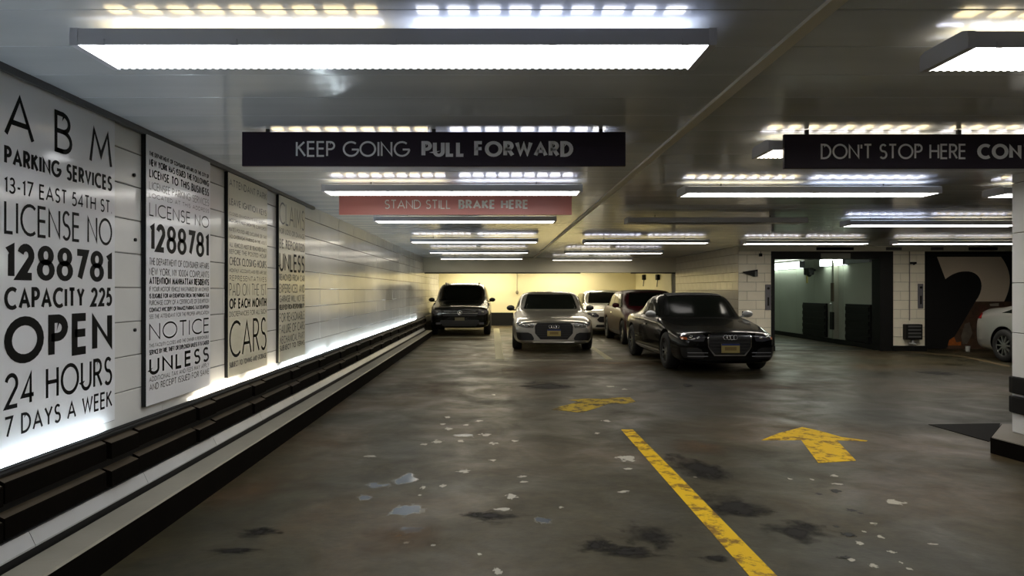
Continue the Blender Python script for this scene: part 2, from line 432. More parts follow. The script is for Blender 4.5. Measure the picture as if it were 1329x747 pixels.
# back wall, far beam, dark skirting, pipes
struct(MB().box(-2.6, XP+0.4, YB, YB+0.3, 0, CZ+0.2).build('wall_back', YELW))
struct(MB().box(XW, XP, YB-0.03, YB+0.01, 0, 0.53).build('baseboard_back', BLACK))
bm_ = struct(MB().box(XW, XP, 22.8, 23.3, 2.0, CZ+0.01).build('trim_5', BEAMM))
MB().box(XW+0.05, 2.7, 22.74, 22.8, 1.965, 2.0).build('track', BLACK, bm_)
MB().box(4.3, XP-0.02, 22.74, 22.8, 1.965, 2.0).build('track', BLACK, bm_)
for px in (551, 557):
    x = gx(px, 28.6)
    o = MB().cyl((0,0,0), (0,0,CZ-0.03), 0.035, 10).build('wall_pipe', YELW, smooth=True); o.location = (x, 28.9 if px == 551 else 29.1, 0)
    tag(o, 'pale vertical pipe in the far left corner, ' + ('nearer the tiled side wall' if px == 551 else 'further out, beside the dark van-like car'), 'pipe')
# wall behind the camera and far right
struct(MB().box(-2.6, 16, -4.2, -4, 0, CZ+0.2).build('wall_rear', COLB))
struct(MB().box(XR, XR+0.3, -4, 18.5, 0, CZ+0.2).build('wall_right', BLACK))

# block walls: partition beside the stalls, columns by the lift
def blocks(name, parent, origin, udir, ulen, z0, z1, bl, bh, m, t=0.012, stagger=True, cache={}):
    """courses of blocks on a plane; origin at the lower corner; udir along the wall; normal is to the right of udir"""
    ud = Vector(udir); rz = math.atan2(ud.y, ud.x) - PI/2
    r = 0; z = z0
    while z < z1 - 0.02:
        h = min(bh, z1 - z); u = -(bl/2 if (stagger and r % 2) else 0)
        while u < ulen - 0.005:
            a = max(0, u); b = min(ulen, u + bl)
            if b - a > 0.02:
                key = (name, round(b-a, 2), round(h, 3), m.name)
                if key not in cache: cache[key] = panel_mesh(name, b-a-0.006, h-0.006, t, m)
                o = link(name, cache[key], parent); p = Vector(origin[:2]) + ud*((a+b)/2)
                o.location = (p.x, p.y, z + h/2)
                o.rotation_euler = (0, math.radians(random.uniform(-.15, .15)), rz + math.radians(random.uniform(-.15, .15)))
            u += bl
        z += h; r += 1
wp = struct(MB().box(XP+0.012, 6.5, YL+0.06, YB, 0, CZ+0.1).build('wall_partition', JOINT))
# face normal towards -x: udir must point -y
blocks('block', wp, (XP, 22.8, 0), (0, -1), 22.8-YL, 0.14, CZ, 0.42, CH_, PART)
MB().box(XP-0.01, XP+0.02, 23.3, YB, 0, CZ).build('plaster_face', YELW, wp)
struct(MB().box(XP-0.03, XP+0.02, YL, YB-0.04, 0, 0.13).build('baseboard_partition', BLACK))
c1 = struct(MB().box(XP+0.005, 6.56, YL+0.012, YL+0.4, 0, CZ+0.1).build('pillar_by_lift', JOINT))
blocks('block', c1, (XP, YL, 0), (1, 0), 6.56-XP, 0.12, CZ, 0.415, CH_, COLB)
struct(MB().box(XP-0.03, 6.58, YL-0.05, YL+0.1, 0, 0.12).build('baseboard_pillar_by_lift', BLACK))
XC0, XC1 = 9.36, 10.13
c2 = struct(MB().box(XC0, XC1, YL+0.012, YL+0.5, 0, CZ+0.1).build('pillar_middle', JOINT))
blocks('block', c2, (XC0, YL, 0), (1, 0), XC1-XC0, 0.12, CZ, 0.385, CH_, COLB)
struct(MB().box(XC0-0.02, XC1+0.02, YL-0.05, YL+0.1, 0, 0.12).build('baseboard_pillar_middle', BLACK))

# soffit strip and headers over the openings
ZH = 2.345
sof = struct(MB().box(XP, 15.9, YL-0.06, YL+0.01, ZH, CZ+0.02).build('trim_6', BEAMM))
for a, b, m in ((1058, 1106, TIMBER), (1148, 1168, DARKTRIM), (1206, 1222, DARKTRIM), (1255, 1292, TIMBER)):
    MB().box(gx(a, YL), gx(b, YL), YL-0.075, YL-0.06, 2.37, 2.44).build('cover_plate', m, sof)
hd = struct(MB().box(6.56, XC0, YL, YL+0.3, 2.17, CZ).box(6.5, 6.58, YL-0.02, YL+0.35, 0, 2.36).box(9.06, XC0+0.01, YL-0.02, YL+0.35, 0, 2.36).build('door_1', BLACK))
MB().box(gx(1065, YL), gx(1103, YL), YL-0.03, YL, 2.17, 2.30).build('plate', mat('dull_plate', (0.16, 0.16, 0.13), 0.5), hd)
struct(MB().box(XC1, 15.9, YL+0.1, YL+0.3, 2.27, CZ).build('door_2', BLACK))

# car lift room behind the opening: right hand wall seen, lamps on it, black guards
LIFTW = mat('lift_sheet_metal', (0.50, 0.54, 0.47), 0.32, noise=0.12, nscale=1.3, rvar=0.08, bump=0.05, bscale=2)
XLW = 9.2; YLB = 24.4
wr = struct(MB().box(XLW+0.012, XLW+0.2, YL+0.3, YLB+0.2, 0, CZ).build('wall_lift_right', JOINT))
edges = [24.4, 23.2, 21.9, 20.7, 19.5, 18.95, 17.55, 17.2]
for a, b in zip(edges, edges[1:]):
    me = panel_mesh('wall_panel', a-b-0.012, 2.20, 0.014, LIFTW)
    o = link('wall_panel', me, wr, (XLW, (a+b)/2, 1.22)); o.rotation_euler = (0, 0, PI + random.uniform(-.006, .006))
struct(MB().box(XP, XLW+0.2, YLB, YLB+0.2, 0, CZ).build('wall_lift_back', LIFTW))
struct(MB().box(6.5, 6.56, YL+0.4, YLB, 0, CZ).build('wall_lift_left', LIFTW))
struct(MB().box(6.5, XLW+0.2, YL+0.3, YLB+0.2, 2.36, CZ+0.1).build('ceiling_lift', mat('lift_ceiling', (0.12, 0.12, 0.11), 0.6)))
struct(MB().box(XLW-0.05, XLW+0.02, YL+0.35, YLB, 0, 0.12).build('baseboard_lift', BLACK))
for (a, b, zt, txt) in ((21.3, 19.8, 1.02, 'black rubber guard panel on the lift wall, left of the vertical rail'), (18.7, 17.45, 1.03, 'black rubber guard panel on the lift wall, right of the vertical rail')):
    t = thing('guard_panel', txt, 'panel', (XLW-0.012, (a+b)/2, 0.13), 0, None); d = (a-b)/2
    MB().box(-0.06, -0.002, -d, d, 0, zt-0.08).build('backing', BLACK, t, bevel=0.01)
    for k in range(5): MB().box(-0.085, -0.06, -d+0.04, d-0.04, 0.06+k*0.18, 0.16+k*0.18).build('rib', BLACK, t)
t = thing('guide_rail', 'tall pale steel rail standing against the lift wall between the black guards', 'rail', (XLW, 19.25, 0.13))
MB().box(-0.14, -0.002, -0.05, 0.05, 0, 2.12).build('post', mat('rail_steel', (0.34, 0.35, 0.29), 0.4, 0.3), t)
MB().box(-0.18, -0.14, -0.09, 0.09, 0.25, 0.72).build('lower_bracket', BLACK, t)
MB().box(-0.16, -0.14, -0.08, 0.08, 1.0, 1.5).build('upper_bracket', mat('rusty_steel', (0.12, 0.09, 0.06), 0.6), t)
MB().ball((-0.2, 0, 0.93), 0.035).build('knob', ZINC, t, True)
t = thing('security_camera', 'dark camera with dangling yellow tag high on the lift wall', 'camera', (XLW, 20.6, 2.0))
MB().cyl((-0.002, 0, 0.02), (-0.16, 0, 0), 0.03).build('bracket', BLACK, t)
MB().box(-0.30, -0.12, -0.2, 0.12, -0.13, 0.07).build('body', BLACK, t, bevel=0.03)
MB().ball((-0.3, -0.28, -0.12), 0.07).build('dome', BLACK, t, True)
MB().box(-0.26, -0.24, -0.05, 0.02, -0.36, -0.13).build('tag', mat('yellow_tag', (0.6, 0.5, 0.1), 0.5), t)

# lower step line on the lift floor
tag(MB().box(6.6, 9.05, YL-0.02, YL+0.06, 0, 0.012).build('threshold_plate', mat('threshold_steel', (0.10, 0.085, 0.06), 0.45, 0.4)), 'dull steel threshold plate across the lift opening', 'threshold')

# mural wall in the right opening
YM = 17.5
wm = struct(MB().box(XC1-0.3, XR, YM, YM+0.2, 0, CZ).build('wall_mural', mat('mural_black', (0.010, 0.009, 0.009), 0.6)))
def mpoly(name, pts, m, off=0.004, dense=None):
    mb = MB(); P = [(gx(p[0], YM), gz(p[1], YM)) for p in pts]
    return mb.prism(P, 1, YM-off, YM).build(name, m, wm)
def curve(p0, p1, p2, p3, n=12):
    r = []
    for i in range(n+1):
        t = i/n; a, b, c, d = (1-t)**3, 3*t*(1-t)**2, 3*t*t*(1-t), t**3
        r.append((a*p0[0]+b*p1[0]+c*p2[0]+d*p3[0], a*p0[1]+b*p1[1]+c*p2[1]+d*p3[1]))
    return r
CREAM = mat('mural_cream', (0.85, 0.72, 0.56), 0.6, noise=0.06, nscale=2)
BROWN = mat('mural_brown', (0.09, 0.05, 0.03), 0.7, noise=0.8, nscale=7)
mpoly('painted_cream_shape', [(1216, 333), (1297, 333)] + curve((1299, 333), (1314, 352), (1313, 372), (1303, 391)) + [(1266, 391)]
      + curve((1266, 391), (1282, 370), (1272, 350), (1252, 352))[1:] + curve((1252, 352), (1242, 352), (1233, 357), (1227, 362))[1:], CREAM)
mpoly('painted_brown_area', [(1266, 391), (1318, 391), (1318, 455), (1225, 455), (1233, 446), (1250, 418)], BROWN, 0.006)
mpoly('painted_figure', [(1252, 420), (1258, 418), (1262, 432), (1255, 446), (1249, 446), (1247, 436)], mat('mural_grey', (0.16, 0.13, 0.10), 0.7, noise=0.5, nscale=9), 0.008)
mpoly('painted_figure', [(1232, 441), (1238, 437), (1241, 444), (1247, 443), (1247, 448), (1230, 448)], mat('mural_orange', (0.45, 0.12, 0.02), 0.7, noise=0.5, nscale=12), 0.008)
mpoly('painted_figure', [(1269, 396), (1278, 394), (1283, 401), (1281, 410), (1270, 411)], mat('mural_rust', (0.10, 0.045, 0.03), 0.7, noise=0.5, nscale=12), 0.008)
mpoly('painted_figure', [(1284, 394), (1296, 393), (1296, 397), (1285, 397)], mat('mural_pale', (0.42, 0.36, 0.27), 0.7), 0.008)
o = MB().cyl((0, 0, 0), (0, 0, 0.13), 0.04, 12, 0.055).build('paper_cup', mat('cup_white', (0.5, 0.5, 0.48), 0.5), smooth=False)
o.location = (*fl(1256, 456), 0.0); tag(o, 'small pale cup on the dark floor in front of the mural', 'cup')

# signs on the pillars
def arrow_plate(px0, px1, z, w, h): pass
t = thing('sconce', 'dark wedge-shaped wall fitting pointing left on the pillar left of the lift', 'fitting', (gx(974, YL), YL, gz(354, YL)))
MB().prism([(-0.18, 0.03), (0.15, 0.08), (0.15, -0.085), (0.08, -0.085), (-0.18, 0.0)], 1, -0.07, -0.008).build('wedge', BLACK, t, bevel=0.005)
MB().prism([(0.08, -0.085), (0.13, -0.085), (0.13, 0.04), (0.08, 0.04)], 1, -0.085, -0.07).build('switch', DARKTRIM, t)
GREYP = mat('grey_plate', (0.14, 0.135, 0.15), 0.4)
for (a, b, y0, y1, lab) in ((993, 1000, 369, 402, 'narrow grey call panel on the pillar left of the lift opening'), (1191, 1197.5, 368, 400, 'narrow grey call panel on the pillar right of the lift opening')):
    xa, xb, z1, z0 = gx(a, YL), gx(b, YL), gz(y0, YL), gz(y1, YL)
    t = thing('call_panel', lab, 'panel', ((xa+xb)/2, YL, z0)); w = (xb-xa)/2; h = z1-z0
    MB().box(-w, w, -0.03, 0.008, 0, h).build('plate', GREYP, t, bevel=0.004)
    MB().cyl((0, -0.045, h*0.85), (0, -0.03, h*0.85), 0.03).build('button', BLACK, t)
    MB().box(-0.02, 0.02, -0.034, -0.03, 0.1, 0.3).build('keyhole_cover', BLACK, t)
t = thing('heater_box', 'small black box with pipe stub, low on the pillar right of the lift', 'box', (gx(1182, YL), YL, gz(440, YL)))
MB().box(-0.19, 0.19, -0.16, 0.008, 0, 0.36).build('body', BLACK, t, bevel=0.015)
for k in range(4): MB().box(-0.15, 0.15, -0.168, -0.16, 0.05+k*0.08, 0.09+k*0.08).build('slat', DARKTRIM, t)
MB().cyl((0, -0.08, 0), (0, -0.08, -0.09), 0.03).box(-0.07, 0.07, -0.12, -0.04, -0.11, -0.08).build('pipe_stub', ZINC, t)
x = gx(1180, YL)
o = MB().cyl((0, -0.01, 0), (0, -0.01, 1.63), 0.012, 6).build('conduit', mat('conduit_grey', (0.2, 0.19, 0.16), 0.5)); o.location = (x, YL-0.004, 0.72)
tag(o, 'thin conduit running down the pillar right of the lift to the black box', 'conduit')
t = thing('wall_hook', 'small dark bracket high on the pillar right of the lift', 'bracket', (gx(1184, YL), YL, gz(341.5, YL)))
MB().box(-0.07, 0.07, -0.06, 0.008, -0.02, 0.03).build('arm', BLACK, t); MB().box(-0.02, 0.02, -0.08, -0.06, -0.04, 0.03).build('tip', BLACK, t)
t = thing('wall_hook', 'small dark hook with wire high on the pillar left of the lift', 'hook', (gx(986.5, YL), YL, gz(331, YL)))
MB().box(-0.03, 0.03, -0.06, 0.008, -0.03, 0.04).build('plate', BLACK, t); MB().cyl((0, -0.04, 0.04), (0, -0.04, 0.18), 0.006, 6).build('wire', BLACK, t)
for px, pz, lab in ((838, 361, 'dark wall fitting with cord on the pale wall beyond the beam, left one'), (856, 361, 'dark wall fitting on the pale wall beyond the beam, right one')):
    D = XP*F/(px-VX); t = thing('wall_fitting', lab, 'fitting', (XP-0.01, D, gz(pz, D)))
    MB().box(-0.12, 0, -0.1, 0.1, -0.06, 0.14).build('body', BLACK, t, bevel=0.02); MB().cyl((-0.06, 0, -0.06), (-0.06, 0.1, -0.3), 0.015, 6).build('cord', BLACK, t)
D = YB; o = MB().cyl((0, 0, 0), (0, 0, -0.8), 0.012, 6).ball((0, 0, -0.85), 0.06).build('pull_cord', mat('cord_dull', (0.25, 0.22, 0.14), 0.6))
o.location = (gx(671, D), D-0.07, CZ-0.01); o.scale = (1, 1, 1.3); tag(o, 'thin cord with a knob hanging before the cream back wall between two parked cars', 'cord')

# near right pillar with bumpers and plinth
PX = gx(1313, 6.5)
WHITEP = mat('pillar_white', (0.72, 0.73, 0.74), 0.4, noise=0.06, nscale=2)
p3 = struct(MB().box(PX+0.012, PX+0.9, 5.612, 6.488, 0, CZ+0.01).build('pillar_right', JOINT))
blocks('block', p3, (PX, 6.5, 0), (0, -1), 0.9, 0.14, CZ, 0.45, 0.45, WHITEP)
blocks('block', p3, (PX, 5.6, 0), (1, 0), 0.9, 0.14, CZ, 0.45, 0.45, WHITEP)
for z0, lab in ((0.50, 'upper of two black rubber bumpers wrapped round the near right pillar'), (0.325, 'lower of two black rubber bumpers wrapped round the near right pillar')):
    o = MB().prism([(PX-0.05, 6.42), (PX-0.03, 6.5), (PX, 6.5), (PX, 5.6), (PX+0.9, 5.6), (PX+0.9, 5.54), (PX-0.02, 5.54), (PX-0.05, 5.58)], 2, z0, z0+0.15).build('bumper_strip', BLACK, p3, bevel=0.012)
PLT = mat('plinth_top', (0.22, 0.20, 0.17), 0.6, noise=0.2, nscale=5)
pl = MB(); pts = [(4.33, 6.27), (4.37, 5.92), (4.45, 5.2), (5.8, 5.2), (5.9, 7.0), (4.87, 6.9)]
pl.prism(pts, 2, 0, 0.133); o = pl.build('pillar_plinth', KERBF)
tag(o, 'low black-sided concrete plinth around the foot of the near right pillar', 'plinth')
cx, cy = 5.1, 6.2; MB().prism([(cx+(a-cx)*.985, cy+(b-cy)*.985) for a, b in pts], 2, 0.133, 0.14).build('top_slab', PLT, o)
o = MB().prism([fl(1205, 551), fl(1283, 573), (4.86, 6.93), fl(1298, 549.5)], 2, 0.0005, 0.006).build('dark_floor_triangle', mat('floor_triangle_dark', (0.008, 0.007, 0.006), 0.7, spec=0.08, noise=0.3, nscale=8))  # thin dark triangle lying flat on the floor
tag(o, 'dark triangular patch on the floor beside the near right plinth', 'plate')

# ------------------------------------------------------------------ kerb, channel and fender along the left wall
KX, KT = -1.97, 0.18
k = struct(MB().box(XW-0.01, KX, -3.8, 22.4, 0, KT-0.012).build('trim_1', KERBF))
mb = MB(); mb.prism([(-2.155, KT-0.012), (-2.155, KT), (KX-0.006, KT), (KX, KT-0.012)], 1, -3.8, 22.4); mb.build('kerb_top', KERBT, k)
ch = struct(MB().box(-2.23, -2.17, -3.8, 22.4, KT-0.012, 0.215).build('trim_2', BLACK))
cme = MB().prism([(-2.22, 0.215), (-2.22, 0.285), (-2.197, 0.287), (-2.166, 0.224), (-2.166, 0.215)], 1, 0, 1.092).mesh('cover_strip', ZINC)
y = -3.2
for i in range(23):
    link('cover_strip', cme, ch, (0, y, 0)); y += 1.096
XBD = -2.235; fz = -0.287
fd = thing('wall_fender', 'long black timber fender with two plank rows and hidden tube lights along the left wall', 'fender', (0, 0, 0.287))
MB().box(XBD, XBD+0.02, -3.8, 22.6, 0.29+fz, 0.612+fz).build('back_board', BLACK, fd)
MB().prism([(XBD, 0.612+fz), (XBD, 0.618+fz), (XBD+0.035, 0.600+fz), (XBD+0.035, 0.588+fz), (XBD+0.02, 0.588+fz)], 1, -3.8, 22.6).build('cap_strip', BLACK, fd)
MB().box(XW+0.002, XBD, -3.8, 22.6, 0.53+fz, 0.545+fz).build('shelf', BLACK, fd)
def timber(l, dx, h):
    x0, x1 = XBD+0.02, XBD+0.062+dx
    mb = MB(); mb.prism([(x0, 0), (x0, h+0.012), (x1-0.004, h-0.006), (x1, h-0.012), (x1, 0.0)], 1, 0.016, l-0.016)
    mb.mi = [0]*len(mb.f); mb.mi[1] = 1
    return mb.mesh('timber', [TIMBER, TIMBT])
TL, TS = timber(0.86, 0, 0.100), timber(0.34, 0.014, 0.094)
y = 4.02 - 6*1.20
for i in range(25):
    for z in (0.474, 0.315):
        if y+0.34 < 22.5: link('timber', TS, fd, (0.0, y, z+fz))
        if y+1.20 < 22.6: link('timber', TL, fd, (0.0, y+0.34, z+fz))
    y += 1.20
# tubes behind the fender
COOL = emis('cove_tube_cool', (0.80, 0.93, 1.0), COVE)
CWRM = emis('cove_tube_warm', (1.0, 0.90, 0.72), COVE)
tm = MB().cyl((0, 0.09, 0), (0, 1.02, 0), 0.012, 8).mesh('tube_light', COOL)
tmw = MB().cyl((0, 0.09, 0), (0, 1.02, 0), 0.012, 8).mesh('tube_light', CWRM)
for i in range(18):
    y = 0.95 + i*1.11
    if 4.1 < y+0.5 < 5.5: continue
    o = link('tube_light', tmw if 5.2 < y < 7.2 else tm, fd, (-2.258, y, 0.590+fz)); o['label'] = 'bright tube hidden behind the board'

# ------------------------------------------------------------------ posters
def poster(y0, y1, z0, z1, face, thick, lab, x=XW):
    t = thing('poster_panel', lab, 'poster', (x, (y0+y1)/2, z0)); h = (y1-y0)/2
    MB().box(0.002, thick-0.004, -h, h, 0, z1-z0).build('edge_frame', BLACK, t)
    MB().box(thick-0.004, thick, -h+0.003, h-0.003, 0.003, z1-z0-0.003).build('face', face, t)
    def fn(u, v): return (thick+0.0012, u-(y0+y1)/2, v-z0)
    return t, fn
def lines(t, fn, D, yl, yr, rows):
    s = F*abs(XW+0.03)/D/abs(XW+0.03)
    s = F/D
    for (txt, ya, yb, wt, m) in rows:
        lettering('lettering', txt, fn, yl, yr, CH-(yb-VY)/s, CH-(ya-VY)/s, wt, m, t, split=(yb-ya) > 15.5)
xf = 2.3-0.035
def Dp(px, x=xf): return x*F/(VX-px)
# poster 1, large
y0, y1 = 3.20, 4.31
t, fn = poster(y0, y1, gz(545, 4.31), 2.445, POSTER, 0.012, 'largest white notice board at the left edge of the photo, reading OPEN 24 HOURS')
D = Dp(143, 2.287); L_ = 3.335; R_ = Dp(145.5, 2.287)
lines(t, fn, D, L_, R_, [
 ('A B M', 171, 219, .085, INK), ('PARKING SERVICES', 228.5, 248, .21, INK), ('13-17 EAST 54TH ST.', 260, 277, .10, INK),
 ('LICENSE NO', 284, 319, .075, INK), ('1288781', 327, 366, .24, INK), ('CAPACITY 225', 373, 397, .20, INK),
 ('OPEN', 404, 454, .22, INK), ('24 HOURS', 462, 499, .09, INK), ('7 DAYS A WEEK', 506, 528, .10, INK)])
# poster 2
y0, y1 = 4.65, Dp(273)
t, fn = poster(y0, y1, gz(528, 4.65), gz(173, 4.65), POSTER, 0.035, 'white notice board with black edge reading NOTICE and UNLESS, second from the left')
D = Dp(195); L_ = Dp(193.5); R_ = Dp(271)
lines(t, fn, D, L_, R_, [
 ('THE DEPARTMENT OF CONSUMER AFFAIRS OF THE CITY OF', 196, 202, .2, INK), ('NEW YORK HAS ISSUED THE FOLLOWING', 205.5, 215, .2, INK),
 ('LICENSE TO THIS BUSINESS', 218.5, 230, .2, INK), ('LICENSEE PARKING SERVICES', 235, 245.5, .07, INKG), ('LOCATED AT THIS ADDRESS', 250, 256, .1, INKG),
 ('LICENSE NO', 262, 280, .075, INK), ('1288781', 288, 326, .22, INK),
 ('THE DEPARTMENT OF CONSUMER AFFAIRS', 334, 343.5, .09, INKG), ('NEW YORK, NY 10004 COMPLAINTS', 347, 357, .09, INKG),
 ('ATTENTION MANHATTAN RESIDENTS', 359, 369, .22, INK), ('IF YOUR MOTOR VEHICLE WAS PARKED BY AN OWNER', 371.6, 378, .1, INKG),
 ('IS ELIGIBLE FOR AN EXEMPTION FROM THE PARKING TAX', 380.7, 387, .22, INK), ('PURCHASE COPY OF A CERTIFICATE OF EXEMPTION', 389.5, 396, .1, INKG),
 ('CONTACT NYC DEPT OF FINANCE PARKING TAX EXEMPTION', 399, 405, .22, INK), ('SEE THE ATTENDANT FOR THE PROPER APPLICATION', 408, 413.6, .1, INKG),
 ('NOTICE', 419, 442.5, .075, INK), ('THIS FACILITY CLOSES AND THE OWNER IS RESPONSIBLE', 446, 451, .1, INKG),
 ('SERVICE BY FIRE, THEFT OR EXPLOSION UNLESS IT IS CAUSED', 454, 460.5, .2, INK), ('UNLESS', 464, 487, .21, INK),
 ('ADDITIONAL TAX AND FEES MAY APPLY', 489, 495.5, .1, INKG), ('AND RECEIPT ISSUED FOR SAME', 498, 507, .1, INKG)])
# poster 3
y0, y1 = Dp(291, 2.3), Dp(347)
t, fn = poster(y0, y1, gz(490, y0), gz(222.5, y0), POSTER_Y, 0.035, 'cream notice board with CARS in tall letters near its foot, third from the left')
D = Dp(300); L_ = Dp(297.5); R_ = Dp(345.5)
lines(t, fn, D, L_, R_, [
 ('ATTENDANT PARK', 232, 242, .1, INKG), ('LEAVE IGNITION KEYS', 257, 266, .16, INKG), ('CLOSED ON HOLIDAYS AND SUNDAYS', 275, 279, .1, INKG),
 ('MOTORISTS MUST SHOW THE CLAIM CHECK', 283, 288, .1, INKG), ('RATES POSTED ARE EXCLUSIVE OF TAX', 295, 300, .12, INKG), ('NO OVERNIGHT PARKING IN THE AISLES', 304, 309, .12, INKG),
 ('ALL VEHICLES MUST BE REMOVED DAILY', 314, 320, .1, INKG), ('BEFORE THE POSTED HOUR', 323, 329, .12, INKG),
 ('CHECK CLOSING HOURS', 333, 344, .16, INKG), ('MONTHLY ACCOUNTS AND FEES ARE DUE', 348, 353, .1, INKG), ('REPRESENTATIVES', 357, 364, .1, INKG),
 ('PAID ON THE 1ST', 367, 384, .06, INKG), ('OF EACH MONTH', 387, 401, .22, INK), ('DISCREPANCIES FOR ALL SUCH', 404, 411, .1, INKG),
 ('CARS', 416, 465, .06, INK), ('SUBJECT TO TOWING AND STORAGE', 469.5, 477, .2, INKG)])
# poster 4
y0, y1 = Dp(358, 2.3), Dp(396)
t, fn = poster(y0, y1, gz(471, y0), gz(252, y0), POSTER_Y, 0.035, 'cream notice board farthest along the left wall, headed CLAIMS, packed with grey lines')
D = Dp(366); L_ = Dp(362.5); R_ = Dp(395)
lines(t, fn, D, L_, R_, [
 ('CLAIMS', 262, 291, .06, INKG), ('FOR LOSS OR DAMAGE', 296, 303, .12, INKG), ('BE REPORTED', 310, 322, .12, INKG), ('UNLESS', 327, 352, .10, INK),
 ('REMOVED FROM CAR', 355, 364, .14, INKG), ('EXPERIENCED AND', 368, 380, .1, INKG), ('GARAGE WILL NOT BE', 383, 392, .1, INKG),
 ('RELIEVED FROM RESPONSIBILITY', 395, 402, .2, INK), ('FOR REASONABLE', 406, 418, .1, INKG), ('FAILURE OF CARS', 421, 433, .1, INKG), ('MECHANICAL PART', 436, 446, .1, INKG), ('SUBJECT TO TERMS', 448, 455, .2, INK)])

# wall bolts between the boards
for px, py in ((173, 227), (174.5, 311), (174, 428)):
    D = 2.3*F/(VX-px)
    o = MB().cyl((0, 0, 0), (0.012, 0, 0), 0.011, 8).build('wall_bolt', BLACK); o.location = (XW, D, gz(py, D))
    tag(o, {227: 'uppermost', 311: 'middle', 428: 'lowest'}[py] + ' dark bolt head in the wall between the two leftmost boards', 'bolt')

# ------------------------------------------------------------------ ceiling lamps
LW, LD = 2.44, 0.31
WARM = (1.0, 0.78, 0.40); NEUT = (1.0, 0.95, 0.86); CLEAN = (0.93, 0.97, 1.0)
def lens_mesh(col, st, nm):
    """ribbed wrap-round diffuser: cross section swept along x with fine ribs"""
    n = 150; sec = [(-0.148, 0.018), (-0.148, 0.006), (-0.140, 0.0), (0.140, 0.0), (0.150, 0.006), (0.150, 0.018)]
    mb = MB(); vs = []
    for i in range(n+1):
        x = -LW/2+0.03 + (LW-0.06)*i/n; d = 1.0 if i % 2 else 0.0
        for (a, b) in sec:
            vs.append((x, a*(1 - d*0.05), b + (d*0.004 if b < 0.01 else 0)))
    m_ = len(sec); fs = [(i*m_+j, (i+1)*m_+j, (i+1)*m_+j+1, i*m_+j+1) for i in range(n) for j in range(m_-1)]
    mb.add(vs, fs); return mb.mesh('diffuser', emis(nm, col, st))
LM = {'n': lens_mesh((1.0, 0.96, 0.90), LENS, 'lamp_diffuser_neutral'), 'w': lens_mesh((1.0, 0.90, 0.72), LENS*1.3, 'lamp_diffuser_warm'),
      'c': lens_mesh((0.97, 0.98, 1.0), LENS, 'lamp_diffuser_cool')}
mb = MB(); n = 150
LM['h'] = lens_mesh((1.0, 0.93, 0.80), LENS*2.2, 'lamp_diffuser_bright')
LM['b'] = lens_mesh((1.0, 0.88, 0.62), LENS*4, 'lamp_diffuser_warm_bright')
def off_mesh():
    me = LM['n'].copy(); me.materials.clear(); me.materials.append(mat('lamp_diffuser_unlit', (0.18, 0.18, 0.19), 0.3)); return me
LM['off'] = off_mesh()
hm = MB()   # housing tray: side walls, sloping shoulders, slotted top
hm.prism([(-0.155, 0.002), (-0.152, 0.064), (-0.12, 0.074), (-0.115, 0.074), (-0.115, 0.070), (-0.149, 0.062), (-0.150, 0.002)], 0, -LW/2+0.02, LW/2-0.02)
hm.prism([(0.155, 0.012), (0.152, 0.064), (0.12, 0.074), (0.115, 0.074), (0.115, 0.070), (0.149, 0.062), (0.150, 0.012)], 0, -LW/2+0.02, LW/2-0.02)
hm.box(-LW/2+0.02, LW/2-0.02, -0.115, 0.115, 0.050, 0.054)
SL = []
for h in (-1, 1):
    x0 = -1.17 if h < 0 else 0.06; wS = 1.11/9
    for i in range(9): SL.append((h, x0 + i*wS, x0 + (i+1)*wS))
for h, a, b in SL: hm.box(b-0.014, b+0.004, -0.117, 0.117, 0.054, 0.072)
hm.box(-0.055, 0.055, -0.117, 0.117, 0.054, 0.072)
HM = hm.mesh('housing', HOUSE)
ec = MB().prism([(-0.155, 0.0), (0.155, 0.0), (0.157, 0.035), (0.153, 0.066), (0.12, 0.076), (-0.12, 0.076), (-0.153, 0.066), (-0.157, 0.035)], 0, 0, 0.03)
EC = ec.mesh('end_cap', HOUSE)
clip = MB().box(-0.012, 0.012, -0.162, -0.152, 0.0, 0.022).mesh('latch', HOUSE)
def up_mesh(h, kind):
    col, st = {'w': (WARM, UPL), 'c': ((0.97, 0.98, 1.0), UPL), 'n': (NEUT, UPL), 'd': ((0.8, 0.85, 1.0), UPL*0.12), 'x': (NEUT, 0.0)}[kind]
    mb = MB()
    for hh, a, b in SL:
        if hh == h: mb.add([(a+0.012, -0.04, 0.060), (b-0.026, -0.04, 0.060), (b-0.026, 0.04, 0.060), (a+0.012, 0.04, 0.060)], [(0, 1, 2, 3)])
    return mb.mesh('uplight_slots', emis('uplight_' + kind, col, st) if kind != 'x' else mat('uplight_unlit', (0.2, 0.2, 0.2), 0.4))
UM = {(h, k_): up_mesh(h, k_) for h in (-1, 1) for k_ in 'wcndx'}
RM = MB().cyl((0, 0.1, 0.05), (0, 0.1, 0.125), 0.006, 6).mesh('hanger', RODM)
ZLB = CH + 0.925
def lamp(x, y, lens, ul, ur, lab, z=ZLB):
    t = thing('ceiling_lamp', lab, 'lamp', (x + LW/2, y + 0.155, z))
    link('diffuser', LM[lens], t); link('housing', HM, t)
    link('end_cap', EC, t, (-LW/2, 0, 0)); link('end_cap', EC, t, (LW/2-0.03, 0, 0))
    link('uplight_slots', UM[(-1, ul)], t); link('uplight_slots', UM[(1, ur)], t)
    for q in (-1.1, -0.6, 0, 0.6, 1.1): link('latch', clip, t, (q, 0, 0))
    for q in (-0.8, 0.8): link('hanger', RM, t, (q, 0, 0))
    return t
R1n = 'left row of ceiling lamps'
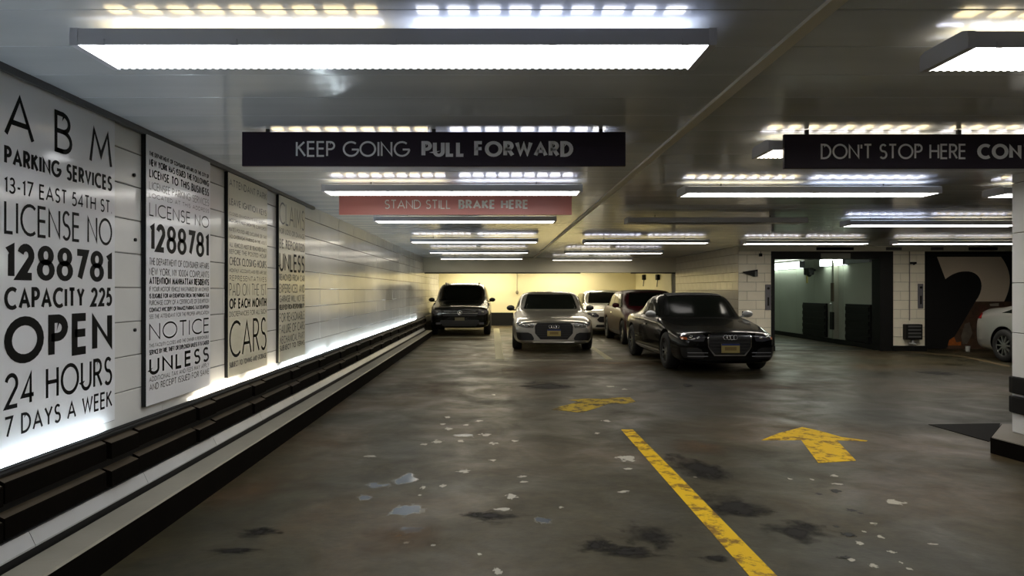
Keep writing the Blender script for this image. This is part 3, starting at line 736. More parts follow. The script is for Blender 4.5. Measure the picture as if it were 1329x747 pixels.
for (y, l, a, b, w) in ((2.70, 'c', 'w', 'c', 'nearest the camera, widest in the photo'), (4.80, 'c', 'w', 'n', 'mostly hidden behind the KEEP GOING sign'),
                        (6.69, 'n', 'w', 'n', 'just in front of the red BRAKE HERE sign'), (9.54, 'n', 'w', 'w', 'right behind the red BRAKE HERE sign'),
                        (13.65, 'w', 'w', 'n', 'fifth from the camera'), (17.5, 'w', 'w', 'w', 'sixth, last but one'), (21.0, 'w', 'w', 'w', 'smallest, closest to the far beam')):
    lamp(-1.605 + (-0.02 if y > 5 else 0), y, l, a, b, 'twin ceiling lamp, left row, ' + w)
for (y, l, a, b, w) in ((2.73, 'n', 'w', 'n', 'nearest, at the upper right edge of the photo'), (4.72, 'w', 'w', 'w', 'left end peeking out behind the dark sign'),
                        (6.80, 'n', 'w', 'c', 'bright, between the dark sign and the unlit lamp'), (9.72, 'off', 'x', 'x', 'the only unlit one'),
                        (13.9, 'n', 'd', 'w', 'third from the far end, beyond the unlit lamp'), (17.7, 'w', 'w', 'd', 'last but one'), (21.7, 'w', 'w', 'w', 'smallest, closest to the far beam')):
    lamp(1.80 if y < 12 else 1.72, y, l, a, b, 'twin lamp right of the ceiling strip, ' + w)
for (x, y, l, a, b, w) in ((4.86, 6.85, 'n', 'w', 'w', 'peeking out beside the near white pillar'), (5.0, 10.1, 'c', 'c', 'w', 'glow above it white at left, yellow at right'),
                           (4.93, 14.1, 'h', 'w', 'w', 'in front of the lift opening'), (7.92, 14.1, 'h', 'w', 'w', 'in front of the dark mural')):
    lamp(x, y, l, a, b, 'twin ceiling lamp at the right, ' + w)
for (x, y, w) in ((-1.7, 25.9, 'left'), (1.5, 25.9, 'middle'), (1.5, 28.1, 'rear middle'), (-1.7, 28.1, 'rear left')):
    lamp(x, y, 'b', 'w', 'w', 'ceiling lamp hidden behind the far beam, ' + w + ' one')
for (x, y, w) in ((-1.605, 0.4, 'left'), (1.80, 0.4, 'right'), (4.9, 2.7, 'far right')):  # unseen lamps, added as fill for the near boards, floor and right side
    lamp(x, y, 'n', 'n', 'n', 'unseen ceiling lamp added near the camera, ' + w + ' one')
# lamps on the lift wall
wl_me = MB().prism([(-0.02, -0.09), (-0.12, -0.07), (-0.14, 0.0), (-0.12, 0.07), (-0.02, 0.09)], 1, -1.15, 1.15).mesh('diffuser', emis('lift_lamp', (0.88, 1.0, 0.84), 9.0))
for (yc, hl, lab) in ((22.5, 1.15, 'long white lamp on the lift wall, left one'), (19.35, 0.65, 'shorter white lamp on the lift wall, right one')):
    t = thing('wall_lamp', lab, 'lamp', (XLW, yc, 2.2))
    o = link('diffuser', wl_me, t); o.scale = (1, hl/1.15, 1)
    MB().box(-0.02, 0, -hl-0.03, hl+0.03, -0.11, 0.11).box(-0.15, -0.002, -hl-0.03, -hl, -0.1, 0.1).box(-0.15, -0.002, hl, hl+0.03, -0.1, 0.1).build('housing', HOUSE, t)
t = thing('wall_lamp', 'dull unlit lamp on the lift wall beside the right end of the lit ones', 'lamp', (XLW, 18.0, 2.2))
MB().box(-0.12, -0.002, -0.6, 0.6, -0.08, 0.08).build('housing', HOUSE, t)

# ------------------------------------------------------------------ hanging signs
def hang_sign(x0, x1, y, z0, z1, face, m, items, lab, rods):
    t = thing('hanging_sign', lab, 'sign', ((x0+x1)/2, y, z0)); c = (x0+x1)/2; w = (x1-x0)/2
    MB().box(-w, w, 0, 0.03, 0, z1-z0).build('board', face, t, bevel=0.002)
    def fn(u, v): return (u-c, -0.0015, v-z0)
    for (txt, a, b, ya, yb, wt) in items:
        lettering('lettering', txt, fn, gx(a, y), gx(b, y), gz(yb, y), gz(ya, y), wt, m, t, gap=0.12+wt*1.0, split=True)
    for px in rods:
        xx = gx(px, y)-c; MB().cyl((xx, 0.015, z1-z0-0.01), (xx, 0.015, CZ-z0-0.002), 0.005, 6).box(xx-0.012, xx+0.012, 0.005, 0.025, z1-z0, z1-z0+0.03).build('rod', RODM, t)
    return t
YS = 4.65
hang_sign(gx(314, YS), gx(812, YS), YS, gz(215.5, YS), gz(171, YS), SIGNB, LET, [('KEEP GOING', 384, 531, 183, 203.5, .09), ('PULL FORWARD', 547, 744, 183, 203.5, .23)],
          'dark hanging sign reading KEEP GOING PULL FORWARD', (347, 563, 780))
hang_sign(gx(1018, YS), gx(1516, YS), YS, gz(218.5, YS), gz(174, YS), SIGNB, LET, [("DON'T STOP HERE", 1065, 1254, 186.5, 206.5, .09), ('CONTINUE', 1268, 1392, 186.5, 206.5, .23)],
          'dark hanging sign starting DO NOT STOP HERE, cut by the right edge of the photo', (1048, 1246, 1440))
YS = 7.67
hang_sign(gx(440, YS), gx(742, YS), YS, gz(278.5, YS), gz(251.5, YS), SIGNR, LETW, [('STAND STILL', 499, 585, 259, 271, .085), ('BRAKE HERE', 595, 686, 259, 271, .22)],
          'red hanging sign reading STAND STILL BRAKE HERE', (470, 591, 712))

# ------------------------------------------------------------------ paint and stains on the floor
YELP = worn_paint('yellow_floor_paint', (0.72, 0.46, 0.006), 0.50, (0.22, 0.12, 0.015))
YELF = worn_paint('faded_yellow_paint', (0.52, 0.35, 0.012), 0.48, (0.10, 0.07, 0.02))
WHTP = worn_paint('cream_floor_paint', (0.48, 0.45, 0.30), 0.60, (0.22, 0.2, 0.13))
THINP = worn_paint('thin_pale_paint', (0.17, 0.16, 0.12), 0.56, (0.11, 0.10, 0.08))
def paint(name, pxs, m, lab, cat, z=0.0022, world=None):
    P = world or [fl(*p) for p in pxs]
    cx = sum(p[0] for p in P)/len(P); cy = sum(p[1] for p in P)/len(P)
    o = MB().prism([(a-cx, b-cy) for a, b in P], 2, 0.0002, z).build(name, m); o.location = (cx, cy, 0)
    return tag(o, lab, cat)
paint('painted_line', None, YELP, 'long worn yellow line on the floor running towards the camera', 'road marking', world=[(1.285, 7.33), (1.275, 5.5), (1.262, 3.0), (1.40, 3.0), (1.408, 5.5), (1.405, 7.33)])
paint('painted_arrow', [(988, 571), (1010, 562), (1041, 554), (1065, 559), (1092, 567), (1126, 571.5), (1124, 572.5), (1086, 571), (1111, 597.5), (1062, 600.5), (1040, 571)], YELP,
      'yellow straight arrow on the floor, the nearer right one', 'road marking')
paint('painted_arrow', [(716, 531.5), (728, 527), (745, 523), (750, 520), (738, 519), (760, 517), (780, 517.5), (800, 515.5), (818, 515.5), (825, 521), (812, 523.5), (790, 523), (778, 528), (765, 532), (755, 535), (742, 534)], YELF,
      'faded yellow curved arrow on the floor, the farther left one', 'road marking')
paint('stall_line', [(640.5, 426), (648, 426), (654, 465.8), (643.3, 465.8)], WHTP, 'wide cream stall line between the dark car and the silver car', 'road marking')
paint('stall_line', [(765, 450), (771, 450), (795.5, 465.8), (786.5, 465.8)], WHTP, 'slanting cream stall line right of the silver car', 'road marking')
paint('cross_line', [(514, 466.2), (860, 466.2), (860, 468.2), (514, 468.2)], THINP, 'thin pale line across the floor in front of the parked cars', 'road marking', z=0.0015)
paint('cross_line', [(552, 436.8), (639, 436.8), (639, 438.2), (552, 438.2)], THINP, 'thin pale line under the nose of the dark car at far left', 'road marking', z=0.0015)
paint('edge_line', [(1000, 447), (1095, 449), (1250, 463), (1310, 476), (1310, 474), (1250, 461.5), (1095, 448), (1000, 446)], mat('ochre_line', (0.14, 0.10, 0.05), 0.5), 'faint ochre line along the pillars at right', 'road marking', z=0.0015)
SPL = stain_mat('pale_splash', (0.42, 0.40, 0.34), 0.5, 0.12, 0.62)
PUD = stain_mat('grey_puddle', (0.12, 0.135, 0.155), 0.12, 0.1, 0.85, 1.1, rim=(0.30, 0.29, 0.25))
OIL = stain_mat('oil_stain', (0.010, 0.009, 0.008), 0.6, 0.7, 0.85, 1.3)
BLK = stain_mat('black_chip', (0.006, 0.006, 0.006), 0.4, 0.15, 0.7, 2)
BRN = stain_mat('brown_scuff', (0.115, 0.075, 0.04), 0.55, 1.2, 0.8, 1.2)
sq = {}
def stain(px, py, w, h, m, name, n=[0]):
    if m.name not in sq: sq[m.name] = MB().add([(-1.5, -1.5, 0), (1.5, -1.5, 0), (1.5, 1.5, 0), (-1.5, 1.5, 0)], [(0, 1, 2, 3)]).mesh(name, m)
    x, D = fl(px, py); n[0] += 1
    o = link(name, sq[m.name], fl_o, (x, D, 0.0006 + 0.00002*n[0])); s = D/F
    o.scale = (w*0.5*s, h*0.5*s*D/CH, 1); return o
for a in ((525, 622, 42, 14), (530, 662, 52, 17), (534, 687, 34, 11), (490, 630, 30, 9), (475, 645, 22, 8), (705, 675, 26, 10), (605, 565, 30, 5)): stain(*a, PUD, 'puddle_stain')
for a in ((567, 573, 22, 7), (550, 576, 14, 5), (601, 611, 26, 7), (581, 541, 12, 4), (575, 550, 12, 3), (583, 556, 16, 5), (622, 546, 16, 3), (605, 551, 12, 3), (630, 564, 20, 6), (598, 572, 14, 4),
          (640, 575, 18, 5), (668, 572, 16, 4), (640, 597, 12, 4), (575, 630, 14, 6), (549, 632, 12, 6), (545, 642, 8, 3), (678, 618, 18, 5), (679, 625, 16, 4), (665, 644, 24, 10), (652, 660, 32, 7), (813, 595, 34, 12),
          (815, 608, 24, 4), (728, 658, 10, 4), (810, 638, 22, 5), (527, 704, 12, 5), (562, 707, 10, 4), (622, 719, 8, 4), (645, 741, 16, 12), (787, 546, 16, 4), (793, 501, 18, 3), (812, 505, 16, 3), (775, 562, 12, 3),
          (1083, 617, 18, 5), (1025, 621, 8, 4), (1054, 622, 6, 4), (1088, 628, 24, 4), (1160, 651, 34, 10), (1133, 679, 14, 5), (1116, 705, 16, 7), (1104, 726, 20, 7), (1142, 696, 12, 7), (1157, 716, 14, 6),
          (1170, 730, 7, 5), (1180, 738, 12, 5), (1212, 706, 16, 4), (1134, 734, 16, 8), (1122, 690, 7, 4), (480, 592, 26, 4), (902, 619, 8, 3), (640, 512, 8, 3)): stain(*a, SPL, 'paint_splash')
for a in ((840, 694, 80, 36), (812, 716, 110, 20), (775, 706, 60, 26), (905, 608, 90, 40), (955, 655, 110, 34), (1040, 690, 90, 40), (335, 690, 70, 16), (300, 715, 80, 12), (640, 670, 90, 20), (930, 725, 50, 16), (710, 500, 90, 12), (893, 500, 20, 4), (1215, 484, 50, 6)): stain(*a, OIL, 'oil_stain')
for a in ((1102, 694, 24, 8), (1098, 723, 22, 5), (1085, 637, 22, 6), (1063, 641, 12, 4), (1106, 662, 16, 5), (1085, 683, 10, 4), (1117, 666, 8, 4)): stain(*a, BLK, 'black_chip')
for a in ((330, 640, 160, 60), (520, 700, 160, 60), (800, 470, 200, 20), (700, 480, 240, 24), (1000, 500, 220, 30), (560, 505, 140, 30), (905, 580, 100, 24)): stain(*a, BRN, 'brown_scuff')

# ------------------------------------------------------------------ cars
GLASS = mat('car_glass', (0.004, 0.005, 0.004), 0.13, spec=0.08)
TYRE = mat('tyre_rubber', (0.010, 0.010, 0.010), 0.75)
RIM = mat('alloy_rim', (0.45, 0.45, 0.44), 0.28, 0.9)
CHROME = mat('chrome', (0.75, 0.75, 0.75), 0.12, 1.0)
LAMPG = mat('headlamp_glass', (0.22, 0.22, 0.21), 0.08, 0.4, coat=1.0)
LAMPD = mat('headlamp_dark', (0.05, 0.05, 0.06), 0.08, coat=1.0)
AMBER = mat('amber_lens', (0.55, 0.13, 0.03), 0.2, coat=0.5)
REDL = mat('tail_lens', (0.35, 0.01, 0.01), 0.2, coat=0.5)
PLATE = mat('plate_gold', (0.40, 0.32, 0.11), 0.4)
INTAKE = mat('intake_black', (0.008, 0.008, 0.009), 0.4)
def paintm(name, c, metal=0.0, rough=0.3, coat=1.0, spec=0.5): return mat(name, c, rough, metal, coat=coat, spec=spec)

def make_car(label, loc, rz, L, Wd, H, paint_m, *, hood=0.92, nose=0.74, cowl=0.27, roof_f=0.42, roof_r=0.66, deck=0.86, deckz=0.98, belt=0.90, zb=0.16,
             wheel_r=0.33, front_ax=0.19, rear_ax=0.80, taper=0.80, style='sedan', roof_m=None, name='car', hatch=False, wgf=.905, wrf=.735):
    w = Wd/2
    t = thing(name, label, 'car', (loc[0], loc[1], 0), rz)
    def body_sec(y, hw, bot, sh, top):      # closed deck section
        return [(0, y, bot), (hw*.84, y, bot), (hw*.965, y, bot+.07), (hw*1.0, y, bot+.24), (hw*.995, y, sh-.10), (hw*.955, y, sh-.01),
                (hw*.86, y, sh+(top-sh)*.55), (hw*.72, y, top-.012), (hw*.5, y, top), (hw*.25, y, top+.008), (0, y, top+.012)]
    def cab_sec(y, hw, bot, sh, top):
        wg = hw*wgf; wr = hw*wrf
        return [(0, y, bot), (hw*.84, y, bot), (hw*.965, y, bot+.07), (hw*1.0, y, bot+.24), (hw*.995, y, sh-.10), (hw*.955, y, sh-.005),
                (wg, y, sh+.03), ((wg+wr)/2+.015, y, (sh+top)/2+.03), (wr+.01, y, top-.055), (wr*.72, y, top-.008), (0, y, top)]
    def lerp(A, B, k_, y): return [(a[0]+(b[0]-a[0])*k_, y, a[2]+(b[2]-a[2])*k_) for a, b in zip(A, B)]
    Y = lambda f: -L/2 + f*L
    hc, hr = Y(cowl), Y(deck)
    secs = []
    nb = nose-0.0
    secs.append(body_sec(Y(0)+.0, w*.76, zb+.07, nb-.16, nb-.09))
    secs.append(body_sec(Y(0)+.04, w*(taper+.04), zb+.02, nb-.11, nb-.035))
    secs.append(body_sec(Y(0)+.15, w*(taper+.12), zb, nb-.075, nb))
    secs.append(body_sec(Y(0)+.40, w*.965, zb, nb-.04, nb+.04))
    for f_ in (0.14, 0.19, 0.24):
        k_ = (f_-0.1)/(cowl-0.1); secs.append(body_sec(Y(f_), w, zb, nb-.02+(belt-nb+.02)*k_, nb+.05+(hood-nb-.05)*k_))
    A = body_sec(hc, w, zb, belt, hood); secs.append(A)
    B = cab_sec(Y(roof_f), w, zb, belt+.0, H-.012)
    for k_ in (.33, .66): secs.append(lerp(A, B, k_, hc + (Y(roof_f)-hc)*k_))
    secs.append(B)
    mid = cab_sec(Y((roof_f+roof_r)/2), w, zb, belt+.015, H); secs.append(mid)
    C = cab_sec(Y(roof_r), w, zb, belt+.03, H-.02); secs.append(C)
    Dk = body_sec(hr, w*.985, zb, belt+.035, deckz)
    for k_ in (.33, .66): secs.append(lerp(C, Dk, k_, Y(roof_r) + (hr-Y(roof_r))*k_))
    secs.append(Dk)
    if not hatch:
        secs.append(body_sec(Y(.95), w*.95, zb+.02, belt, deckz-.01))
    secs.append(body_sec(Y(1)-.09, w*.90, zb+.05, belt-.06, deckz-.05 if not hatch else deckz-.04))
    secs.append(body_sec(Y(1)-.01, w*.80, zb+.12, belt-.16, deckz-.13))
    m_ = 11; vs = []
    for s_ in secs:
        vs += s_; vs += [(-p[0], p[1], p[2]) for p in s_[1:-1]]
    K = m_ + m_ - 2
    def idx(i, j, side): # side 1 right, -1 left
        if side == 1 or j in (0, m_-1): return i*K + j
        return i*K + m_ + j - 1
    fs = []
    for i in range(len(secs)-1):
        for j in range(m_-1):
            for sd in (1, -1): fs.append((idx(i, j, sd), idx(i+1, j, sd), idx(i+1, j+1, sd), idx(i, j+1, sd)))
    for i in (0, len(secs)-1):
        for j in range(m_-1):
            q = [idx(i, j, 1), idx(i, j+1, 1), idx(i, j+1, -1), idx(i, j, -1)]; q2 = []
            for a in q:
                if a not in q2: q2.append(a)
            fs.append(tuple(q2))
    mb = MB(); mb.add(vs, fs); body = mb.build('body', [paint_m, INTAKE], None, True)
    sub = body.modifiers.new('s', 'SUBSURF'); sub.levels = 2; sub.render_levels = 2
    dg = bpy.context.evaluated_depsgraph_get()
    me = bpy.data.meshes.new_from_object(body.evaluated_get(dg)); bvh_v = [v.co.copy() for v in me.vertices]; bvh_f = [tuple(p.vertices) for p in me.polygons]
    bvh = BVHTree.FromPolygons(bvh_v, bvh_f)
    # wheel arches
    cut = MB(); R_ = wheel_r + .055
    axs = (Y(front_ax), Y(rear_ax))
    for ya in axs:
        for sd in (-1, 1): cut.cyl((sd*(w-.26), ya, wheel_r+.01), (sd*(w+.3), ya, wheel_r+.01), R_, 28)
    co = cut.build('cut', [INTAKE], None)
    bo = body.modifiers.new('b', 'BOOLEAN'); bo.operation = 'DIFFERENCE'; bo.object = co; bo.solver = 'EXACT'
    try: bo.material_mode = 'TRANSFER'
    except Exception: pass
    dg = bpy.context.evaluated_depsgraph_get(); dg.update()
    me2 = bpy.data.meshes.new_from_object(body.evaluated_get(dg))
    body.modifiers.clear(); body.data = me2; body.parent = t
    bpy.data.objects.remove(co)
    me2.polygons.foreach_set('use_smooth', [True]*len(me2.polygons))
    try: me2.set_sharp_from_angle(angle=math.radians(42))
    except Exception: pass
    def patch(name, rows, m, d, off=.005, nx=10, nz=8, parent=t, label=None):
        """rows: (z, a, b) list; d: 'f' front, 'b' back, 'l', 'r'"""
        rows = sorted(rows); mb = MB(); grid = []
        for i in range(nz+1):
            z = rows[0][0] + (rows[-1][0]-rows[0][0])*i/nz
            for (z0, a0, b0), (z1, a1, b1) in zip(rows, rows[1:]):
                if z0 <= z+1e-6 and z <= z1+1e-6: k_ = (z-z0)/max(1e-6, z1-z0); a = a0+(a1-a0)*k_; b = b0+(b1-b0)*k_; break
            r = []
            for j in range(nx+1):
                u = a + (b-a)*j/nx
                o_, dr = {'f': ((u, -9, z), (0, 1, 0)), 'b': ((u, 9, z), (0, -1, 0)), 'r': ((9, u, z), (-1, 0, 0)), 'l': ((-9, u, z), (1, 0, 0))}[d]
                h = bvh.ray_cast(Vector(o_), Vector(dr))
                r.append(None if h[0] is None else h[0] - Vector(dr)*off)
            grid.append(r)
        vi = {}; 
        for i, r in enumerate(grid):
            for j, p in enumerate(r):
                if p is not None: vi[(i, j)] = len(mb.v); mb.v.append(tuple(p))
        for i in range(nz):
            for j in range(nx):
                q = [(i, j), (i, j+1), (i+1, j+1), (i+1, j)]
                if all(k_ in vi for k_ in q):
                    P = [Vector(mb.v[vi[k_]]) for k_ in q]
                    if max((P[a]-P[b]).length for a in range(4) for b in range(a)) < 0.7: mb.f.append(tuple(vi[k_] for k_ in q)); mb.mi.append(0)
        o = mb.build(name, m, parent, True, recalc=False)
        if label: o['label'] = label
        return o
    def at(u, z, d):
        h = bvh.ray_cast(Vector((u, -9, z)), Vector((0, 1, 0))) if d == 'f' else bvh.ray_cast(Vector((u, 9, z)), Vector((0, -1, 0)))
        return h[0] if h[0] is not None else Vector((u, -L/2, z))
    # glazing
    gh = H-belt
    patch('windshield', [(hood+.03, -w*.77, w*.77), (hood+.06, -w*.80, w*.80), (H-.16, -w*(wrf-.03), w*(wrf-.03)), (H-.085, -w*(wrf-.08), w*(wrf-.08))], GLASS, 'f', .006, 14, 10)
    patch('rear_window', [(deckz+.04, -w*.66, w*.66), (H-.11, -w*.56, w*.56)], GLASS, 'b', .006, 12, 8)
    ya, yb, yc, yd = hc + .12*L*.5, Y(roof_f)+.06, Y(roof_r)-.02, hr-.28
    ymid = (Y(roof_f)+Y(roof_r))/2 + .05
    for sd in ('l', 'r'):
        z0_, z1_ = belt+.055, H-.135
        patch('front_side_window', [(z0_, hc+.30, ymid-.03), (z1_, yb+.02, ymid-.03)], GLASS, sd, .006, 8, 6)
        patch('rear_side_window', [(z0_, ymid+.03, yd), (z1_, ymid+.03, yc)], GLASS, sd, .006, 8, 6)
        patch('sill_trim', [(zb+.13, axs[0]+R_+.03, axs[1]-R_-.03), (zb+.165, axs[0]+R_+.03, axs[1]-R_-.03)], CHROME if style in ('coupe', 'sedan') else INTAKE, sd, .006, 8, 1)
        sgn = -1 if sd == 'l' else 1
        patch('door_handle', [(belt-.13, ymid-.20, ymid-.04), (belt-.10, ymid-.20, ymid-.04)], CHROME, sd, .018, 3, 1)
    if roof_m:
        # soft top / contrast roof
        mbv = MB(); g = []
        n1, n2 = 12, 10
        for i in range(n1+1):
            yy = Y(roof_f)-.02 + (hr-.05-Y(roof_f))*i/n1; r = []
            for j in range(n2+1):
                xx = -w*.60 + w*1.20*j/n2; h = bvh.ray_cast(Vector((xx, yy, 5)), Vector((0, 0, -1))); r.append(len(mbv.v)); mbv.v.append((xx, yy, h[0].z+.012))
            g.append(r)
        for i in range(n1):
            for j in range(n2): mbv.f.append((g[i][j], g[i][j+1], g[i+1][j+1], g[i+1][j])); mbv.mi.append(0)
        mbv.build('roof_cover', roof_m, t, True, recalc=False)
    # mirrors
    for sd in (-1, 1):
        mm = MB(); yy = hc+.34; mm.ball((sd*(w+.045), yy, belt+.10), (.105, .07, .07), 12, 8)
        mm.box(min(sd*(w*.9), sd*(w+.05)), max(sd*(w*.9), sd*(w+.05)), yy-.02, yy+.03, belt+.035, belt+.065)
        mir = mm.build('side_mirror', ZINC if style == 'coupe' else (INTAKE if style == 'sedan' else paint_m), t, True)
        MB().box(sd*(w+.045)-.08, sd*(w+.045)+.08, yy+.066, yy+.072, belt+.05, belt+.15).build('mirror_glass', GLASS, mir)
    # wheels
    for ya in axs:
        for sd in (-1, 1):
            wm_ = MB(); prof = [(.0, wheel_r*.62), (.02, wheel_r*.70), (.01, wheel_r*.93), (-.02, wheel_r), (-.19, wheel_r), (-.21, wheel_r*.9), (-.21, wheel_r*.6)]
            n = 26; vs = [(sd*(w-.02+a), r_*math.cos(2*PI*i/n), r_*math.sin(2*PI*i/n)) for (a, r_) in prof for i in range(n)]
            q = len(prof); wm_.add(vs, [(j*n+i, j*n+(i+1) % n, (j+1)*n+(i+1) % n, (j+1)*n+i) for j in range(q-1) for i in range(n)])
            wh = wm_.build('wheel', TYRE, t, True); wh.location = (0, ya, wheel_r)
            rm = MB(); x1 = sd*(w-.03)
            rm.torus((x1, 0, 0), wheel_r*.64, .012, (1, 0, 0), 26, 5); rm.cyl((x1-sd*.03, 0, 0), (x1+sd*.002, 0, 0), .06, 12)
            for q_ in range(10):
                a = 2*PI*q_/10; c_, s_ = math.cos(a), math.sin(a); t1 = .018
                rr0, rr1 = .04, wheel_r*.65
                P = [(x1, rr0*c_-t1*s_, rr0*s_+t1*c_), (x1, rr0*c_+t1*s_, rr0*s_-t1*c_), (x1, rr1*c_+t1*.7*s_, rr1*s_-t1*.7*c_), (x1, rr1*c_-t1*.7*s_, rr1*s_+t1*.7*c_)]
                P2 = [(p[0]-sd*.03, p[1], p[2]) for p in P]
                rm.add(P+P2, [(0,1,2,3),(7,6,5,4),(0,4,5,1),(1,5,6,2),(2,6,7,3),(3,7,4,0)])
            rm.build('rim', RIM, wh)
            MB().cyl((x1-sd*.10, 0, 0), (x1-sd*.05, 0, 0), wheel_r*.62, 20).build('brake_disc', INTAKE, wh)
    # noses
    yf = -L/2
    if style in ('coupe', 'sedan'):
        gw = .42 if style == 'sedan' else .36; z0_, z1_ = (.31, .66) if style == 'sedan' else (.33, .70)
        fr = [(z0_-.02, -gw*.74, gw*.74), (z0_+.12, -gw*1.04, gw*1.04), (z1_-.05, -gw*1.06, gw*1.06), (z1_+.015, -gw*.90, gw*.90)]
        patch('grille_frame', fr, CHROME if style == 'coupe' else INTAKE, 'f', .008, 12, 8)
        gr = patch('grille', [(z0_, -gw*.68, gw*.68), (z0_+.12, -gw*.98, gw*.98), (z1_-.06, -gw*1.0, gw*1.0), (z1_, -gw*.86, gw*.86)], INTAKE, 'f', .014, 12, 8)
        SLT = CHROME if style == 'coupe' else mat('grille_bar_dark', (0.05, 0.05, 0.055), 0.3, 0.5)
        for q in range(6):
            zz = z0_+.05+q*(z1_-z0_-.10)/5; ww = gw*(.78 if q == 0 else .94)
            if style == 'coupe': patch('grille_slat', [(zz-.0035, -ww, ww), (zz+.0035, -ww, ww)], mat('grille_bar_grey', (.22, .22, .22), .25, .8), 'f', .02, 10, 1, gr)
            else: patch('grille_slat', [(zz-.006, -ww, ww), (zz+.006, -ww, ww)], SLT, 'f', .02, 10, 1, gr)
        rg = MB(); p = at(0, z1_-.075, 'f')
        for q in range(4): rg.torus((-.084+q*.056, p.y-.034, z1_-.075), .036, .0055, (0, -1, .1), 20, 6)
        e = rg.build('emblem', CHROME, gr, True); e['label'] = 'four linked chrome rings'
        zpl = .44 if style == 'sedan' else .435
        p = at(0, zpl, 'f'); pt = MB().box(-.155, .155, p.y-.045, p.y-.028, zpl-.07, zpl+.085).build('licence_plate', PLATE, t); pt['label'] = 'gold and blue licence plate'
        MB().box(-.155, .155, p.y-.047, p.y-.0452, zpl+.055, zpl+.085).build('plate_band', mat('plate_blue', (.03, .05, .18), .4), pt)
        MB().box(-.10, .10, p.y-.047, p.y-.0452, zpl-.03, zpl+.03).build('plate_mark', mat('plate_ink', (.22, .15, .05), .4), pt)
        for sd in (-1, 1):
            def rw(rows): return [(z, min(sd*a, sd*b), max(sd*a, sd*b)) for z, a, b in rows]
            hl = patch('headlight', rw([(.555, w*.50, w*.66), (.59, w*.48, w*.84), (.655, w*.47, w*.90), (.675, w*.50, w*.90)]), LAMPG if style == 'sedan' else LAMPD, 'f', .010, 12, 6)
            patch('glint_strip', rw([(.668, w*.50, w*.90), (.686, w*.50, w*.90)]), CHROME, 'f', .016, 10, 1, hl)  # chrome strip standing in for the reflected streak along the hood edge
            for q in ((.60, .615), (.73, .625)):
                pp = at(sd*w*q[0], q[1], 'f'); MB().ball((pp.x, pp.y-.006, pp.z), (.036, .018, .030)).build('lamp_bulb', CHROME, hl, True)
            if style == 'coupe': patch('amber_marker', rw([(.585, w*.80, w*.885), (.63, w*.80, w*.89)]), AMBER, 'f', .018, 4, 3, hl)
            patch('intake', rw([(.27, w*.50, w*.84), (.31, w*.47, w*.88), (.42, w*.54, w*.90), (.45, w*.62, w*.90)]), INTAKE, 'f', .008, 10, 6)
            if style == 'coupe':
                for q in range(2): patch('intake_bar', rw([(.30+q*.06, w*.42, w*.80), (.308+q*.06, w*.42, w*.80)]), ZINC, 'f', .016, 8, 1)
        if style == 'sedan':
            MB().box(-w*.50, w*.50, yf-.015, yf+.12, .205, .235).build('front_lip', paint_m, t, bevel=.01)
    elif style == 'suv':
        patch('grille', [(.62, -.52, .52), (.70, -.60, .60), (.80, -.56, .56)], INTAKE, 'f', .008, 12, 5)
        patch('chrome_bar', [(.70, -.56, .56), (.722, -.56, .56)], CHROME, 'f', .016, 14, 1); patch('chrome_bar', [(.775, -.5, .5), (.787, -.5, .5)], CHROME, 'f', .016, 14, 1)
        p = at(0, .73, 'f'); b_ = MB(); b_.torus((0, p.y-.025, .73), .065, .012, (0, -1, .1), 20, 6); b_.box(-.02, .02, p.y-.035, p.y-.015, .69, .77)
        e = b_.build('emblem', CHROME, t, True); e['label'] = 'round chrome badge'
        for sd in (-1, 1):
            def rw(rows): return [(z, min(sd*a, sd*b), max(sd*a, sd*b)) for z, a, b in rows]
            hl = patch('headlight', rw([(.66, w*.60, w*.80), (.72, w*.58, w*.90), (.82, w*.62, w*.92)]), LAMPD, 'f', .010, 8, 6)
            pp = at(sd*w*.74, .75, 'f'); MB().ball((pp.x, pp.y-.01, pp.z), (.05, .03, .04)).build('lamp_bulb', LAMPG, hl, True)
            patch('fog_lamp', rw([(.36, w*.62, w*.78), (.42, w*.62, w*.78)]), LAMPD, 'f', .01, 4, 3)
            rb = MB().box(min(sd*w*.56, sd*w*.60), max(sd*w*.56, sd*w*.60), Y(roof_f)+.1, Y(roof_r)+.2, H-.05, H-.005).build('roof_rail', INTAKE, t)
        patch('lower_intake', [(.30, -.5, .5), (.42, -.62, .62), (.50, -.60, .60)], INTAKE, 'f', .008, 10, 4)
        p = at(0, .50, 'f'); MB().box(-.15, .15, p.y-.03, p.y-.012, .48, .58).build('licence_plate', mat('plate_dim', (.10, .09, .05), .5), t)
    elif style == 'hatch':
        patch('grille', [(.42, -.42, .42), (.50, -.50, .50), (.60, -.40, .40)], INTAKE, 'f', .008, 10, 5)
        p = at(0, .62, 'f'); MB().torus((0, p.y-.02, .62), .05, .01, (0, -1, .1), 16, 6).build('emblem', CHROME, t, True)
        patch('lower_intake', [(.26, -.55, .55), (.34, -.5, .5)], INTAKE, 'f', .008, 8, 3)
        for sd in (-1, 1):
            def rw(rows): return [(z, min(sd*a, sd*b), max(sd*a, sd*b)) for z, a, b in rows]
            hl = patch('headlight', rw([(.58, w*.50, w*.66), (.64, w*.48, w*.84), (.72, w*.60, w*.90)]), LAMPD if paint_m.name != 'dark_red_paint' else LAMPG, 'f', .010, 8, 6)
            pp = at(sd*w*.70, .65, 'f'); MB().ball((pp.x, pp.y-.012, pp.z), (.045, .025, .035)).build('lamp_bulb', CHROME, hl, True)
    for sd in ('l', 'r'): patch('side_tail_light', [(deckz-.24, Y(.93), Y(.985)), (deckz-.13, Y(.94), Y(.985))], REDL, sd, .008, 4, 3)
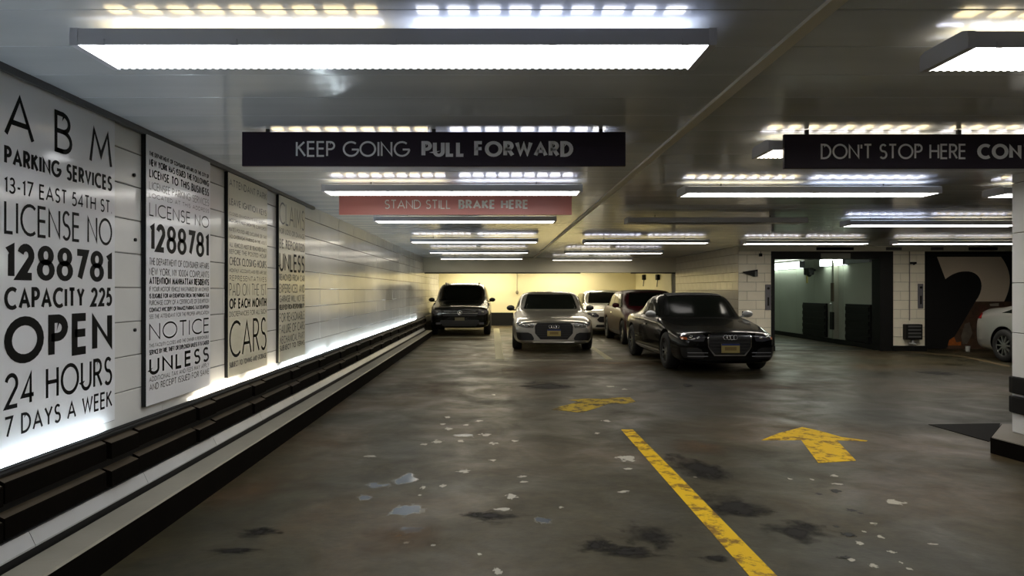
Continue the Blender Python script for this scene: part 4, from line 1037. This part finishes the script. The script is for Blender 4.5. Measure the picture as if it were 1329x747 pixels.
    for sd in (-1, 1):
        a, b = sorted((sd*w*.55, sd*w*.86)); patch('tail_light', [(deckz-.26, a, b), (deckz-.14, a, b)], REDL, 'b', .008, 6, 4)
    return t

SILV = paintm('silver_paint', (0.52, 0.50, 0.45), 0.85, 0.30)
BLKP = paintm('black_car_paint', (0.003, 0.003, 0.003), 0.0, 0.2, 0.4, 0.1)
BLKS = paintm('dark_brown_black_paint', (0.004, 0.004, 0.003), 0.0, 0.25, 0.5, 0.1)
WHTC = paintm('white_car_paint', (0.62, 0.60, 0.52), 0.0, 0.25)
REDP = paintm('dark_red_paint', (0.028, 0.001, 0.003), 0.0, 0.35, 0.06, 0.12)
GREYC = paintm('light_grey_paint', (0.42, 0.42, 0.40), 0.6, 0.3)
SOFT = mat('soft_top_cloth', (0.010, 0.010, 0.009), 0.85, noise=0.2, nscale=20)

make_car('black convertible with soft top, four ring badge and gold plate, nearest parked car', (3.93, 12.2+2.32, 0), math.radians(1.5), 4.64, 1.80, 1.38, BLKP,
         style='coupe', hood=.90, nose=.73, belt=.87, deckz=.96, cowl=.29, roof_f=.43, roof_r=.62, deck=.82, roof_m=SOFT, wheel_r=.335)
make_car('silver saloon with wide black grille and gold plate, facing the camera', (1.42, 16.6+2.48, 0), math.radians(-1.5), 4.96, 1.93, 1.41, SILV,
         style='sedan', hood=.93, nose=.75, belt=.88, deckz=1.02, cowl=.28, roof_f=.42, roof_r=.62, deck=.90, wheel_r=.345)
make_car('tall dark sport utility car with roof rails, farthest left by the tiled wall', (-1.12, 22.5+2.4, 0), math.radians(0), 4.8, 1.94, 1.70, BLKS,
         style='suv', hood=1.08, nose=.92, belt=1.02, deckz=1.15, cowl=.24, roof_f=.37, roof_r=.82, deck=.95, zb=.24, wheel_r=.37, hatch=True, taper=.84, wgf=.92, wrf=.76)
make_car('dark red hatchback between the white car and the black convertible', (4.24, 18.3+2.05, 0), math.radians(0.5), 4.1, 1.80, 1.46, REDP,
         style='hatch', hood=.98, nose=.80, belt=.92, deckz=1.05, cowl=.25, roof_f=.40, roof_r=.80, deck=.94, hatch=True, wheel_r=.32)
make_car('white hatchback at the back, half hidden behind the dark red one', (3.72, 22.75+2.15, 0), math.radians(0), 4.3, 1.78, 1.46, WHTC,
         style='hatch', hood=.98, nose=.80, belt=.92, deckz=1.05, cowl=.25, roof_f=.40, roof_r=.80, deck=.94, hatch=True, wheel_r=.32)
make_car('light grey saloon seen from its rear side, cut off by the near right pillar', (11.02, 12.96, 0), math.radians(0), 4.7, 1.82, 1.43, GREYC,
         style='sedan', hood=.93, nose=.75, belt=.92, deckz=1.08, cowl=.28, roof_f=.42, roof_r=.64, deck=.87, rear_ax=.785, wheel_r=.325, name='car')
